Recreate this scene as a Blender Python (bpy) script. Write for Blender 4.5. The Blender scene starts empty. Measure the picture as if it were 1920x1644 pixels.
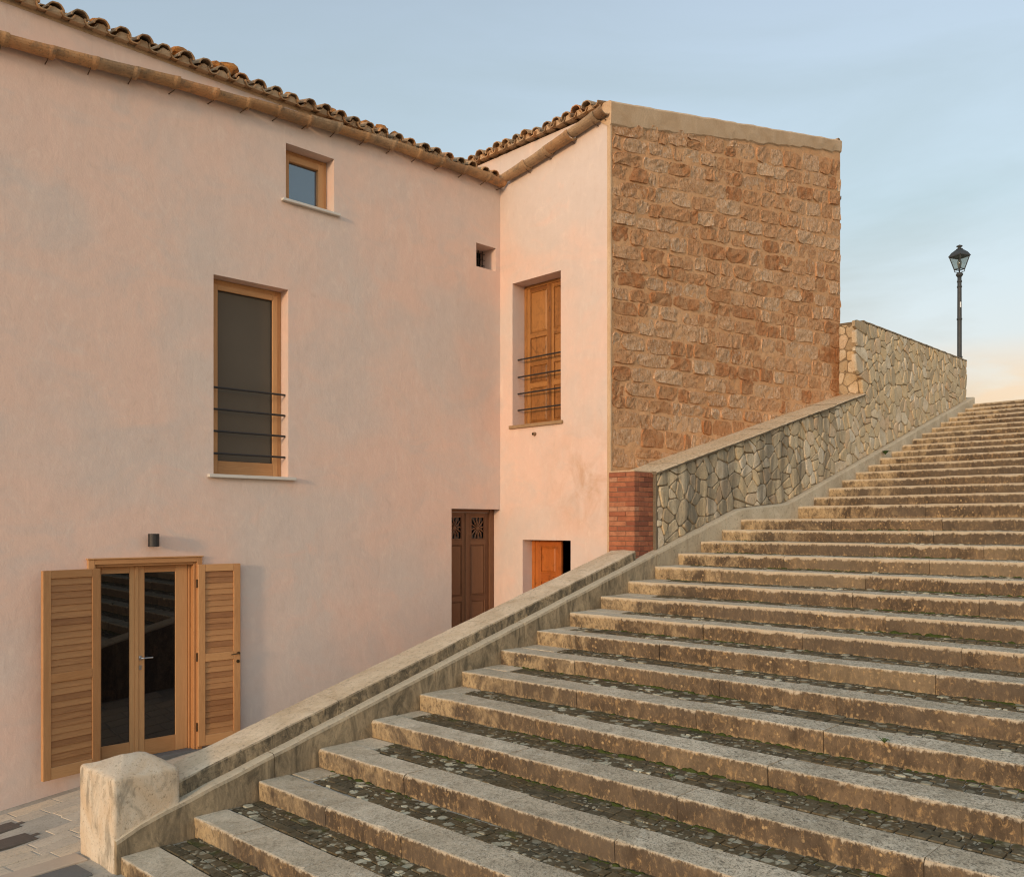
import bpy, bmesh, math, random
from mathutils import Vector, Matrix, noise
from math import radians, sin, cos, pi, sqrt

R = random.Random(7)
SC = bpy.context.scene
COL = SC.collection

# ------------------------------------------------------------------ camera
CZ = 2.75                      # eye height above the lowest lane level
F, CX, HZ = 1634.0, 960.0, 985.0   # focal length / principal point / horizon of the photograph, in its pixels
cam_d = bpy.data.cameras.new('camera')
cam = bpy.data.objects.new('camera', cam_d)
COL.objects.link(cam)
cam.location = (0, 0, CZ)
cam.rotation_euler = (radians(90), 0, 0)
cam_d.sensor_fit = 'HORIZONTAL'
cam_d.sensor_width = 36.0
cam_d.lens = F / 1920 * 36
cam_d.shift_y = (HZ - 822) / 1920
cam_d.clip_end = 3000
SC.camera = cam

# ------------------------------------------------------------------ sky and sun
SUN_DIR = Vector((-0.53, -0.84, 0.145)).normalized()      # towards the sun: low, from behind the left shoulder
SUN_EL = math.asin(SUN_DIR.z)
SUN_AZ = math.atan2(SUN_DIR.x, SUN_DIR.y)
world = bpy.data.worlds.new('World')
SC.world = world
world.use_nodes = True
wn = world.node_tree
wn.nodes.clear()
w_out = wn.nodes.new('ShaderNodeOutputWorld')
w_bg = wn.nodes.new('ShaderNodeBackground')
w_sky = wn.nodes.new('ShaderNodeTexSky')
w_sky.sky_type = 'NISHITA'
w_sky.sun_disc = False
w_sky.sun_elevation = SUN_EL
w_sky.sun_rotation = SUN_AZ
w_sky.altitude = 300
w_sky.air_density = 1.0
w_sky.dust_density = 1.6
w_sky.ozone_density = 1.5
w_bg.inputs['Strength'].default_value = 0.15
# thin cloud veil: noise over the sky directions, stretched along the horizon
w_tc = wn.nodes.new('ShaderNodeTexCoord')
w_map = wn.nodes.new('ShaderNodeMapping')
w_map.inputs['Scale'].default_value = (1.6, 1.6, 5.0)
w_no = wn.nodes.new('ShaderNodeTexNoise')
w_no.inputs['Scale'].default_value = 1.3
w_no.inputs['Detail'].default_value = 7
w_no.inputs['Roughness'].default_value = 0.55
w_no.inputs['Distortion'].default_value = 0.6
w_ramp = wn.nodes.new('ShaderNodeValToRGB')
w_ramp.color_ramp.elements[0].position = 0.42
w_ramp.color_ramp.elements[1].position = 0.78
w_ramp.color_ramp.elements[0].color = (0.25, 0.25, 0.25, 1)
w_ramp.color_ramp.elements[1].color = (0.6, 0.6, 0.6, 1)
w_mix = wn.nodes.new('ShaderNodeMixRGB')
w_sep = wn.nodes.new('ShaderNodeSeparateXYZ')
w_veil = wn.nodes.new('ShaderNodeValToRGB')      # colour of the thin high cloud: warm at the horizon, pale above
_r = w_veil.color_ramp.elements
while len(_r) < 5: _r.new(0.5)
for _e, (_p, _c) in zip(_r, ((0.08, (2.6, 1.9, 1.2)), (0.135, (2.4, 1.9, 1.35)), (0.185, (1.85, 1.9, 1.8)), (0.32, (1.3, 1.65, 1.72)), (0.52, (1.1, 1.4, 1.55)))):
    _e.position = _p; _e.color = (*_c, 1)
w_thick = wn.nodes.new('ShaderNodeValToRGB')     # the veil thickens towards the horizon
w_thick.color_ramp.elements[0].position = 0.12; w_thick.color_ramp.elements[0].color = (0.62, 0.62, 0.62, 1)
w_thick.color_ramp.elements[1].position = 0.5; w_thick.color_ramp.elements[1].color = (0.12, 0.12, 0.12, 1)
w_add = wn.nodes.new('ShaderNodeMath'); w_add.operation = 'ADD'; w_add.use_clamp = True
wn.links.new(w_sep.outputs['Z'], w_thick.inputs['Fac'])
wn.links.new(w_thick.outputs['Color'], w_add.inputs[0])
wn.links.new(w_ramp.outputs['Color'], w_add.inputs[1])
wn.links.new(w_tc.outputs['Generated'], w_sep.inputs[0])
wn.links.new(w_sep.outputs['Z'], w_veil.inputs['Fac'])
# the veil scatters forward: it brightens smoothly towards the low sun
w_dot = wn.nodes.new('ShaderNodeVectorMath'); w_dot.operation = 'DOT_PRODUCT'; w_dot.inputs[1].default_value = SUN_DIR
w_fwd = wn.nodes.new('ShaderNodeMapRange'); w_fwd.interpolation_type = 'SMOOTHSTEP'
for _k, _v in (('From Min', -0.2), ('From Max', 1.0), ('To Min', 1.0), ('To Max', 3.0)): w_fwd.inputs[_k].default_value = _v
w_gl = wn.nodes.new('ShaderNodeVectorMath'); w_gl.operation = 'SCALE'
wn.links.new(w_tc.outputs['Generated'], w_dot.inputs[0])
wn.links.new(w_dot.outputs['Value'], w_fwd.inputs['Value'])
wn.links.new(w_veil.outputs['Color'], w_gl.inputs[0]); wn.links.new(w_fwd.outputs[0], w_gl.inputs['Scale'])
wn.links.new(w_gl.outputs[0], w_mix.inputs['Color2'])
wn.links.new(w_tc.outputs['Generated'], w_map.inputs['Vector'])
wn.links.new(w_map.outputs['Vector'], w_no.inputs['Vector'])
wn.links.new(w_no.outputs['Fac'], w_ramp.inputs['Fac'])
wn.links.new(w_add.outputs[0], w_mix.inputs['Fac'])
w_hs = wn.nodes.new('ShaderNodeHueSaturation')     # hazy evening air: paler than the clear-sky model
w_hs.inputs['Saturation'].default_value = 0.58
wn.links.new(w_sky.outputs['Color'], w_hs.inputs['Color'])
wn.links.new(w_hs.outputs['Color'], w_mix.inputs['Color1'])
w_m2 = wn.nodes.new('ShaderNodeMapping'); w_m2.inputs['Scale'].default_value = (3.0, 3.0, 9.0); w_m2.inputs['Location'].default_value = (1.3, 0.4, 0.2)
w_n2 = wn.nodes.new('ShaderNodeTexNoise'); w_n2.inputs['Scale'].default_value = 3.0; w_n2.inputs['Detail'].default_value = 6; w_n2.inputs['Roughness'].default_value = 0.5
w_r2 = wn.nodes.new('ShaderNodeValToRGB'); w_r2.color_ramp.elements[0].position = 0.47; w_r2.color_ramp.elements[1].position = 0.56
w_z2 = wn.nodes.new('ShaderNodeValToRGB'); w_z2.color_ramp.elements[0].position = 0.13; w_z2.color_ramp.elements[0].color = (0.75, 0.75, 0.75, 1); w_z2.color_ramp.elements[1].position = 0.19; w_z2.color_ramp.elements[1].color = (0, 0, 0, 1)
w_mu = wn.nodes.new('ShaderNodeMath'); w_mu.operation = 'MULTIPLY'
w_mx = wn.nodes.new('ShaderNodeMixRGB'); w_mx.inputs['Color2'].default_value = (2.75, 2.1, 1.45, 1)
wn.links.new(w_tc.outputs['Generated'], w_m2.inputs['Vector']); wn.links.new(w_m2.outputs[0], w_n2.inputs['Vector']); wn.links.new(w_n2.outputs['Fac'], w_r2.inputs['Fac'])
wn.links.new(w_sep.outputs['Z'], w_z2.inputs['Fac']); wn.links.new(w_r2.outputs[0], w_mu.inputs[0]); wn.links.new(w_z2.outputs[0], w_mu.inputs[1])
wn.links.new(w_mu.outputs[0], w_mx.inputs['Fac']); wn.links.new(w_mix.outputs['Color'], w_mx.inputs['Color1'])
wn.links.new(w_mx.outputs['Color'], w_bg.inputs['Color'])
wn.links.new(w_bg.outputs['Background'], w_out.inputs['Surface'])

sun_d = bpy.data.lights.new('sun', 'SUN')
sun_d.energy = 0.85
sun_d.angle = radians(6.0)
sun_d.color = (1.0, 0.66, 0.38)
sun = bpy.data.objects.new('sun', sun_d)
COL.objects.link(sun)
sun.rotation_euler = SUN_DIR.to_track_quat('Z', 'Y').to_euler()

SC.view_settings.view_transform = 'Standard'
SC.view_settings.look = 'None'
SC.view_settings.gamma = 1.0
SC.view_settings.exposure = 1.22
SC.view_settings.use_curve_mapping = False
SC.render.engine = 'CYCLES'
SC.cycles.use_denoising = True
SC.cycles.denoising_input_passes = 'RGB_ALBEDO_NORMAL'
SC.cycles.denoising_prefilter = 'ACCURATE'
SC.cycles.pixel_filter_type = 'BLACKMAN_HARRIS'
SC.cycles.filter_width = 1.15
SC.cycles.max_bounces = 6
SC.cycles.diffuse_bounces = 4
SC.cycles.glossy_bounces = 3
SC.cycles.transmission_bounces = 4
SC.cycles.sample_clamp_indirect = 8

# ------------------------------------------------------------------ frames: planes of the place, in metres
class Frame:
    """A vertical plane: O a point on it, t the unit direction along it, n its outward normal."""
    def __init__(s, O, t, n):
        s.O = Vector((O[0], O[1])); s.t = Vector(t).normalized(); s.n = Vector(n).normalized()
    def pt(s, a, z, o=0.0):
        p = s.O + s.t * a + s.n * o
        return Vector((p.x, p.y, z))
    def px(s, u, v, o=0.0):          # where the photograph's pixel meets the plane -> (along, height)
        r = Vector(((u - CX) / F, 1.0))
        d = (o + s.O.dot(s.n)) / r.dot(s.n)
        return ((r * d - s.O).dot(s.t), CZ + (HZ - v) / F * d)
    def at(s, u, o=0.0):
        return s.px(u, HZ, o)[0]
    def turned(s, a, o, ang):        # a frame hinged at (a, o), turned by ang about the vertical
        p = s.O + s.t * a + s.n * o
        c, q = cos(ang), sin(ang)
        rot = lambda w: Vector((c * w.x - q * w.y, q * w.x + c * w.y))
        return Frame(p, rot(s.t), rot(s.n))

EX = Vector((0.687, 0.7266)).normalized()       # uphill along the stairs
NX = Vector((-EX.y, EX.x))                       # to the left across the stairs
def S(e, n, z):
    p = EX * e + NX * n
    return Vector((p.x, p.y, z))
def SF(n):
    return Frame(NX * n, EX, -NX)
def crossF(e):                                   # plane across the stairs facing down them
    return Frame(EX * e, -NX, -EX)

_d = 13.72
AB = Vector(((938 - CX) / F * _d, _d))
FA = Frame(AB, (0.7189, 0.6951), (0.6951, -0.7189))
FB = Frame(AB, (0.7018, -0.7123), (-0.7123, -0.7018))
N_C = 7.36
BCW = FB.at(1143.5)
p_bc = FB.pt(BCW, 0)
E_C0 = Vector((p_bc.x, p_bc.y)).dot(EX)
N_C = Vector((p_bc.x, p_bc.y)).dot(NX)
FC = SF(N_C)
E_C1 = FC.at(1575)

def proj(p):
    if p.y < 0.1: return (-1e6, -1e6)
    return (CX + F * p.x / p.y, HZ - F * (p.z - CZ) / p.y)

# ------------------------------------------------------------------ materials
def ramp(nt, fac, stops, interp='LINEAR'):
    r = nt.nodes.new('ShaderNodeValToRGB')
    r.color_ramp.interpolation = interp
    el = r.color_ramp.elements
    while len(el) < len(stops): el.new(0.5)
    for e, (p, c) in zip(el, stops):
        e.position = p
        e.color = (c, c, c, 1) if isinstance(c, (int, float)) else (*c, 1)
    nt.links.new(fac, r.inputs['Fac'])
    return r.outputs['Color']
def mixc(nt, fac, a, b, mode='MIX'):
    m = nt.nodes.new('ShaderNodeMixRGB'); m.blend_type = mode
    for i, x in ((0, fac), (1, a), (2, b)):
        if isinstance(x, (int, float)): m.inputs[i].default_value = x if i == 0 else (x, x, x, 1)
        elif isinstance(x, tuple): m.inputs[i].default_value = (*x, 1)
        else: nt.links.new(x, m.inputs[i])
    return m.outputs[0]
def math_(nt, op, a, b=0.0, clamp=False):
    m = nt.nodes.new('ShaderNodeMath'); m.operation = op; m.use_clamp = clamp
    for i, x in ((0, a), (1, b)):
        if isinstance(x, (int, float)): m.inputs[i].default_value = x
        else: nt.links.new(x, m.inputs[i])
    return m.outputs[0]
def pos(nt, scale=(1, 1, 1), rot=0.0, uv=False, loc=(0, 0, 0)):
    if uv:
        g = nt.nodes.new('ShaderNodeUVMap').outputs[0]
    else:
        g = nt.nodes.new('ShaderNodeNewGeometry').outputs['Position']
    m = nt.nodes.new('ShaderNodeMapping'); m.vector_type = 'POINT'
    m.inputs['Scale'].default_value = scale
    m.inputs['Rotation'].default_value = (0, 0, rot)
    m.inputs['Location'].default_value = loc
    nt.links.new(g, m.inputs['Vector'])
    return m.outputs[0]
def nz(nt, vec, scale, detail=4, rough=0.55, dist=0.0, out='Fac'):
    n = nt.nodes.new('ShaderNodeTexNoise')
    n.inputs['Scale'].default_value = scale; n.inputs['Detail'].default_value = detail
    n.inputs['Roughness'].default_value = rough; n.inputs['Distortion'].default_value = dist
    nt.links.new(vec, n.inputs['Vector'])
    return n.outputs[out]
def vor(nt, vec, scale, feature='F1', rnd=1.0, out='Distance'):
    n = nt.nodes.new('ShaderNodeTexVoronoi'); n.feature = feature
    n.inputs['Scale'].default_value = scale; n.inputs['Randomness'].default_value = rnd
    nt.links.new(vec, n.inputs['Vector'])
    return n.outputs[out]
def attr(nt, name='tint'):
    a = nt.nodes.new('ShaderNodeAttribute'); a.attribute_name = name
    return a.outputs['Fac']
def objrand(nt):
    return nt.nodes.new('ShaderNodeObjectInfo').outputs['Random']
def facing_up(nt, lo=0.4, hi=0.8):
    g = nt.nodes.new('ShaderNodeNewGeometry')
    s = nt.nodes.new('ShaderNodeSeparateXYZ')
    nt.links.new(g.outputs['True Normal'], s.inputs[0])
    return ramp(nt, s.outputs['Z'], [(lo, 0.0), (hi, 1.0)])
MATS = {}
def material(name, build, rough=0.85, spec=0.25, metal=0.0):
    m = bpy.data.materials.new(name); m.use_nodes = True
    nt = m.node_tree; nt.nodes.clear()
    out = nt.nodes.new('ShaderNodeOutputMaterial')
    bs = nt.nodes.new('ShaderNodeBsdfPrincipled')
    bs.inputs['Roughness'].default_value = rough
    bs.inputs['Specular IOR Level'].default_value = spec
    bs.inputs['Metallic'].default_value = metal
    nt.links.new(bs.outputs[0], out.inputs['Surface'])
    r = build(nt)
    col, bumps = r[0], r[1]
    if isinstance(col, tuple): bs.inputs['Base Color'].default_value = (*col, 1)
    else: nt.links.new(col, bs.inputs['Base Color'])
    prev = None
    for h, strength, dist in bumps:
        b = nt.nodes.new('ShaderNodeBump')
        b.inputs['Strength'].default_value = strength; b.inputs['Distance'].default_value = dist
        nt.links.new(h, b.inputs['Height'])
        if prev is not None: nt.links.new(prev, b.inputs['Normal'])
        prev = b.outputs[0]
    if prev is not None: nt.links.new(prev, bs.inputs['Normal'])
    if len(r) > 2: nt.links.new(r[2], bs.inputs['Roughness'])
    MATS[name] = m
    return m

AZ_A = -math.atan2(0.6951, 0.7189)      # rotates the world so that x runs along facade A
AZ_S = -math.atan2(EX.y, EX.x)

def m_plaster(nt):
    p = pos(nt, rot=AZ_A)
    big = nz(nt, p, 0.42, 5, 0.5, 0.8)
    mid = nz(nt, pos(nt, (1, 1, 1.4), AZ_A, loc=(3, 7, 1)), 1.3, 6, 0.62, 1.2)
    fine = nz(nt, p, 9, 5, 0.7)
    strk = nz(nt, pos(nt, (2.2, 2.2, 0.28), AZ_A), 1.5, 5, 0.6, 0.4)
    c = mixc(nt, ramp(nt, big, [(0.42, 0.0), (0.58, 1.0)]), (0.625, 0.515, 0.45), (0.71, 0.505, 0.41))
    c = mixc(nt, ramp(nt, mid, [(0.48, 0.0), (0.72, 0.7)]), c, (0.585, 0.49, 0.435))
    c = mixc(nt, ramp(nt, mid, [(0.25, 0.7), (0.46, 0.0)]), c, (0.725, 0.50, 0.405))
    c = mixc(nt, ramp(nt, strk, [(0.5, 0.0), (0.8, 0.35)]), c, (0.58, 0.465, 0.41))
    c = mixc(nt, ramp(nt, fine, [(0.3, 0.16), (0.7, 0.0)]), c, (0.50, 0.37, 0.29))
    # brownish damp bloom that the right-hand facade carries at mid height
    g = nt.nodes.new('ShaderNodeNewGeometry').outputs['Position']
    vm = nt.nodes.new('ShaderNodeVectorMath'); vm.operation = 'DISTANCE'
    nt.links.new(g, vm.inputs[0]); q = FB.pt(BCW - 0.45, CZ + 0.62); vm.inputs[1].default_value = q
    bl = nz(nt, p, 2.6, 6, 0.65, 0.8)
    f = math_(nt, 'MULTIPLY', ramp(nt, vm.outputs['Value'], [(0.15, 1.0), (1.1, 0.0)]), ramp(nt, bl, [(0.42, 0.0), (0.66, 0.55)]))
    c = mixc(nt, f, c, (0.47, 0.255, 0.135))
    tr = nz(nt, pos(nt, (1.0, 1.0, 0.45), AZ_A + 0.5), 7.5, 7, 0.72, 1.4)
    c = mixc(nt, ramp(nt, tr, [(0.54, 0.0), (0.72, 0.3)]), c, (0.80, 0.66, 0.55))
    c = mixc(nt, ramp(nt, tr, [(0.28, 0.28), (0.44, 0.0)]), c, (0.50, 0.36, 0.28))
    h1 = nz(nt, p, 2.2, 4, 0.5)
    h2 = nz(nt, p, 45, 4, 0.7)
    return c, [(h1, 0.45, 0.03), (tr, 0.25, 0.01), (h2, 0.4, 0.004)]
material('lime_plaster', m_plaster, 0.95, 0.1)

def m_blockstone(nt):
    p = pos(nt, rot=AZ_S)
    t = attr(nt)
    n1 = nz(nt, p, 4.5, 6, 0.65, 0.6)
    n2 = nz(nt, pos(nt, (1, 1, 0.5), AZ_S), 30, 7, 0.78, 0.8)      # pick marks, mostly upright
    n3 = nz(nt, p, 13, 6, 0.7, 0.5)
    c = ramp(nt, t, [(0.0, (0.50, 0.205, 0.08)), (0.3, (0.62, 0.30, 0.135)), (0.6, (0.69, 0.385, 0.20)), (0.85, (0.74, 0.465, 0.27)), (1.0, (0.56, 0.255, 0.105))])
    c = mixc(nt, ramp(nt, n1, [(0.42, 0.0), (0.66, 0.6)]), c, (0.66, 0.41, 0.225))
    c = mixc(nt, ramp(nt, n3, [(0.3, 0.6), (0.46, 0.0)]), c, (0.42, 0.21, 0.09))
    pale = ramp(nt, n2, [(0.52, 0.0), (0.64, 0.8)])
    c = mixc(nt, math_(nt, 'MULTIPLY', pale, ramp(nt, t, [(0.25, 0.12), (0.75, 1.0)])), c, (0.80, 0.68, 0.53))  # highlights on the raised stone grain, painted into the colour
    c = mixc(nt, ramp(nt, n2, [(0.36, 0.85), (0.47, 0.0)]), c, (0.24, 0.105, 0.04))  # shade in the crevices, painted in as dark colour
    return c, [(n1, 0.7, 0.06), (n3, 0.8, 0.04), (n2, 1.0, 0.025)]
material('block_stone', m_blockstone, 0.92, 0.15)

def m_earthmortar(nt):
    p = pos(nt, rot=AZ_S)
    n1 = nz(nt, p, 1.1, 5, 0.6, 0.5)
    n2 = nz(nt, p, 28, 6, 0.75)
    n3 = nz(nt, p, 6, 5, 0.65)
    c = mixc(nt, ramp(nt, n1, [(0.35, 0.0), (0.65, 1.0)]), (0.63, 0.325, 0.15), (0.73, 0.425, 0.225))
    c = mixc(nt, ramp(nt, n2, [(0.35, 0.45), (0.6, 0.0)]), c, (0.46, 0.25, 0.12))
    c = mixc(nt, ramp(nt, n3, [(0.55, 0.0), (0.75, 0.35)]), c, (0.60, 0.41, 0.25))
    return c, [(n3, 0.7, 0.04), (n2, 0.7, 0.012)]
material('earth_mortar', m_earthmortar, 0.95, 0.1)

def m_cement(nt):
    p = pos(nt, rot=AZ_S)
    n1 = nz(nt, p, 2.5, 6, 0.6, 0.5)
    n2 = nz(nt, p, 40, 5, 0.75)
    c = mixc(nt, ramp(nt, n1, [(0.35, 0.0), (0.65, 1.0)]), (0.54, 0.36, 0.215), (0.63, 0.45, 0.29))
    c = mixc(nt, ramp(nt, n2, [(0.3, 0.35), (0.6, 0.0)]), c, (0.32, 0.21, 0.125))
    return c, [(n1, 0.5, 0.03), (n2, 0.6, 0.01)]
material('cement_render', m_cement, 0.95, 0.1)

def m_rubble(nt):
    p = pos(nt, rot=AZ_S)
    t = attr(nt)
    n1 = nz(nt, p, 6, 6, 0.6, 0.6)
    n2 = nz(nt, p, 30, 6, 0.75)
    strk = nz(nt, pos(nt, (1.6, 1.6, 0.16), AZ_S), 1.7, 5, 0.6, 0.5)
    c = ramp(nt, t, [(0.0, (0.40, 0.31, 0.20)), (0.35, (0.60, 0.485, 0.32)), (0.6, (0.62, 0.46, 0.265)), (0.8, (0.67, 0.575, 0.43)), (1.0, (0.58, 0.40, 0.24))])
    c = mixc(nt, ramp(nt, n1, [(0.35, 0.55), (0.55, 0.0)]), c, (0.50, 0.37, 0.22))
    c = mixc(nt, ramp(nt, n1, [(0.6, 0.0), (0.75, 0.5)]), c, (0.66, 0.59, 0.47))
    c = mixc(nt, ramp(nt, n2, [(0.33, 0.6), (0.48, 0.0)]), c, (0.16, 0.125, 0.085))
    # black lichen runs, on the lower stretch of the wall only
    g = nt.nodes.new('ShaderNodeNewGeometry').outputs['Position']
    dp = nt.nodes.new('ShaderNodeVectorMath'); dp.operation = 'DOT_PRODUCT'
    nt.links.new(g, dp.inputs[0]); dp.inputs[1].default_value = (EX.x, EX.y, 0)
    near = ramp(nt, math_(nt, 'DIVIDE', dp.outputs['Value'], 30.0), [(0.50, 1.0), (0.58, 0.12)])
    f = math_(nt, 'MULTIPLY', ramp(nt, strk, [(0.44, 0.0), (0.62, 0.72)]), near)
    c = mixc(nt, f, c, (0.105, 0.095, 0.075))
    return c, [(n1, 0.6, 0.03), (n2, 0.5, 0.01)]
material('rubble_stone', m_rubble, 0.9, 0.2)

def m_rubblemortar(nt):
    p = pos(nt, rot=AZ_S)
    n1 = nz(nt, p, 7, 5, 0.6); n2 = nz(nt, p, 40, 5, 0.7)
    c = mixc(nt, n1, (0.15, 0.115, 0.075), (0.32, 0.24, 0.15))
    return c, [(n2, 0.6, 0.01)]
material('rubble_mortar', m_rubblemortar, 0.95, 0.1)

def m_slabtop(nt):
    p = pos(nt, rot=AZ_S)
    t = attr(nt)
    n1 = nz(nt, p, 2.0, 7, 0.68, 0.8)
    n2 = nz(nt, pos(nt, (1.3, 0.8, 1), AZ_S), 30, 8, 0.82, 0.9)
    n3 = nz(nt, p, 8, 6, 0.72, 0.8)
    n4 = nz(nt, p, 75, 4, 0.7)
    c = mixc(nt, t, (0.56, 0.46, 0.33), (0.70, 0.595, 0.445))
    c = mixc(nt, ramp(nt, n1, [(0.38, 0.7), (0.58, 0.0)]), c, (0.40, 0.325, 0.225))
    c = mixc(nt, ramp(nt, n3, [(0.56, 0.0), (0.70, 0.6)]), c, (0.74, 0.67, 0.54))
    c = mixc(nt, ramp(nt, n3, [(0.30, 0.75), (0.45, 0.0)]), c, (0.27, 0.215, 0.145))
    g = nt.nodes.new('ShaderNodeNewGeometry').outputs['Position']
    dp = nt.nodes.new('ShaderNodeVectorMath'); dp.operation = 'DOT_PRODUCT'
    nt.links.new(g, dp.inputs[0]); dp.inputs[1].default_value = (NX.x, NX.y, 0)
    far = ramp(nt, math_(nt, 'DIVIDE', dp.outputs['Value'], 10.0), [(0.30, 1.0), (0.66, 0.35)])     # less walked to the right
    c = mixc(nt, math_(nt, 'MULTIPLY', ramp(nt, n2, [(0.40, 0.9), (0.50, 0.0)]), far), c, (0.13, 0.105, 0.07))
    c = mixc(nt, math_(nt, 'MULTIPLY', ramp(nt, n4, [(0.38, 0.7), (0.47, 0.0)]), far), c, (0.12, 0.10, 0.07))
    return c, [(n1, 0.4, 0.03), (n3, 0.5, 0.018), (n2, 0.6, 0.008)]
material('slab_stone', m_slabtop, 0.9, 0.2)

def m_riser(nt):
    p = pos(nt, rot=AZ_S)
    t = attr(nt)
    n1 = nz(nt, pos(nt, (1, 1, 0.6), AZ_S), 3.2, 7, 0.65, 0.8)
    n2 = nz(nt, pos(nt, (1, 1, 0.6), AZ_S), 26, 6, 0.78, 0.5)
    v = vor(nt, p, 17)
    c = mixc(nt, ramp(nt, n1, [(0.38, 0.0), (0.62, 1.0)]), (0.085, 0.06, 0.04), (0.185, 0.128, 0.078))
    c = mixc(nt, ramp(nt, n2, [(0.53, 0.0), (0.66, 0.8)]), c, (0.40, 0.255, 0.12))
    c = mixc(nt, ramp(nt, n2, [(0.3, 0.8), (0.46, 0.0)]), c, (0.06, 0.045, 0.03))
    lich = math_(nt, 'MULTIPLY', ramp(nt, v, [(0.16, 1.0), (0.24, 0.0)]), ramp(nt, nz(nt, p, 5, 3, 0.5), [(0.5, 0.0), (0.6, 0.85)]))
    c = mixc(nt, lich, c, (0.50, 0.34, 0.17))
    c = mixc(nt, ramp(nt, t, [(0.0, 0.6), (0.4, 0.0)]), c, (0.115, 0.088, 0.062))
    c = mixc(nt, ramp(nt, nz(nt, p, 0.8, 4, 0.6, 0.5), [(0.5, 0.0), (0.64, 0.6)]), c, (0.13, 0.10, 0.072))
    # cleaner stone at the left-hand end of the flight
    g = nt.nodes.new('ShaderNodeNewGeometry').outputs['Position']
    dp = nt.nodes.new('ShaderNodeVectorMath'); dp.operation = 'DOT_PRODUCT'
    nt.links.new(g, dp.inputs[0]); dp.inputs[1].default_value = (NX.x, NX.y, 0)
    w = math_(nt, 'ADD', math_(nt, 'DIVIDE', dp.outputs['Value'], 10.0), math_(nt, 'MULTIPLY', math_(nt, 'SUBTRACT', n1, 0.5), 0.6))
    clean = math_(nt, 'MULTIPLY', ramp(nt, w, [(0.57, 0.0), (0.70, 0.8)]), ramp(nt, n2, [(0.36, 0.1), (0.52, 1.0)]))
    c = mixc(nt, clean, c, (0.50, 0.37, 0.21))
    c = mixc(nt, ramp(nt, t, [(0.86, 0.0), (0.9, 0.22)]), c, (0.43, 0.33, 0.2))
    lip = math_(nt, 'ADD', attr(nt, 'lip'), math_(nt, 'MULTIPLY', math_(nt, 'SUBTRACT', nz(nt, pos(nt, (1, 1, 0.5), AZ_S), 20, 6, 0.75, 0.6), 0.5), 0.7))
    c = mixc(nt, ramp(nt, lip, [(0.90, 0.0), (1.0, 0.75)]), c, (0.58, 0.475, 0.34))  # pale worn stone edge, with the nosing highlight painted into its colour
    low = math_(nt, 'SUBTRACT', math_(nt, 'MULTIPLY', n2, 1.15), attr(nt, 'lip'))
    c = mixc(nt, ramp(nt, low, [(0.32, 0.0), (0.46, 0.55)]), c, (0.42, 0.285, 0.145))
    return c, [(n1, 0.4, 0.03), (n2, 0.7, 0.015)]
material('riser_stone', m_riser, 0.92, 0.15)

def m_sett(nt):
    p = pos(nt, rot=AZ_S)
    t = attr(nt)
    n1 = nz(nt, p, 1.4, 5, 0.6, 0.6)
    n2 = nz(nt, p, 35, 5, 0.7)
    warp = nz(nt, p, 9, 4, 0.6, out='Color')
    wv = nt.nodes.new('ShaderNodeMixRGB'); wv.inputs[0].default_value = 0.06
    nt.links.new(p, wv.inputs[1]); nt.links.new(warp, wv.inputs[2])
    v1 = vor(nt, wv.outputs[0], 8.5); v2 = vor(nt, wv.outputs[0], 19)
    zone = nz(nt, p, 0.9, 3, 0.5)
    c = mixc(nt, t, (0.062, 0.05, 0.03), (0.135, 0.105, 0.062))
    c = mixc(nt, ramp(nt, n1, [(0.38, 0.0), (0.62, 0.6)]), c, (0.115, 0.075, 0.032))
    c = mixc(nt, ramp(nt, n2, [(0.5, 0.0), (0.7, 0.45)]), c, (0.19, 0.165, 0.115))
    l1 = math_(nt, 'MULTIPLY', ramp(nt, v1, [(0.30, 1.0), (0.37, 0.0)]), ramp(nt, zone, [(0.40, 0.0), (0.54, 0.9)]))
    l2 = math_(nt, 'MULTIPLY', ramp(nt, v2, [(0.24, 1.0), (0.32, 0.0)]), ramp(nt, nz(nt, p, 2.3, 3, 0.5), [(0.42, 0.0), (0.54, 0.85)]))
    c = mixc(nt, l1, c, mixc(nt, n2, (0.36, 0.32, 0.215), (0.64, 0.60, 0.46)))
    c = mixc(nt, l2, c, (0.36, 0.325, 0.235))
    mo = math_(nt, 'MULTIPLY', ramp(nt, nz(nt, p, 4.5, 5, 0.65), [(0.5, 0.0), (0.62, 1.0)]), ramp(nt, attr(nt, 'back'), [(0.55, 0.0), (0.95, 0.8)]))
    c = mixc(nt, mo, c, (0.055, 0.07, 0.016))
    return c, [(n2, 0.6, 0.012)]
material('sett_stone', m_sett, 0.9, 0.2)

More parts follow.
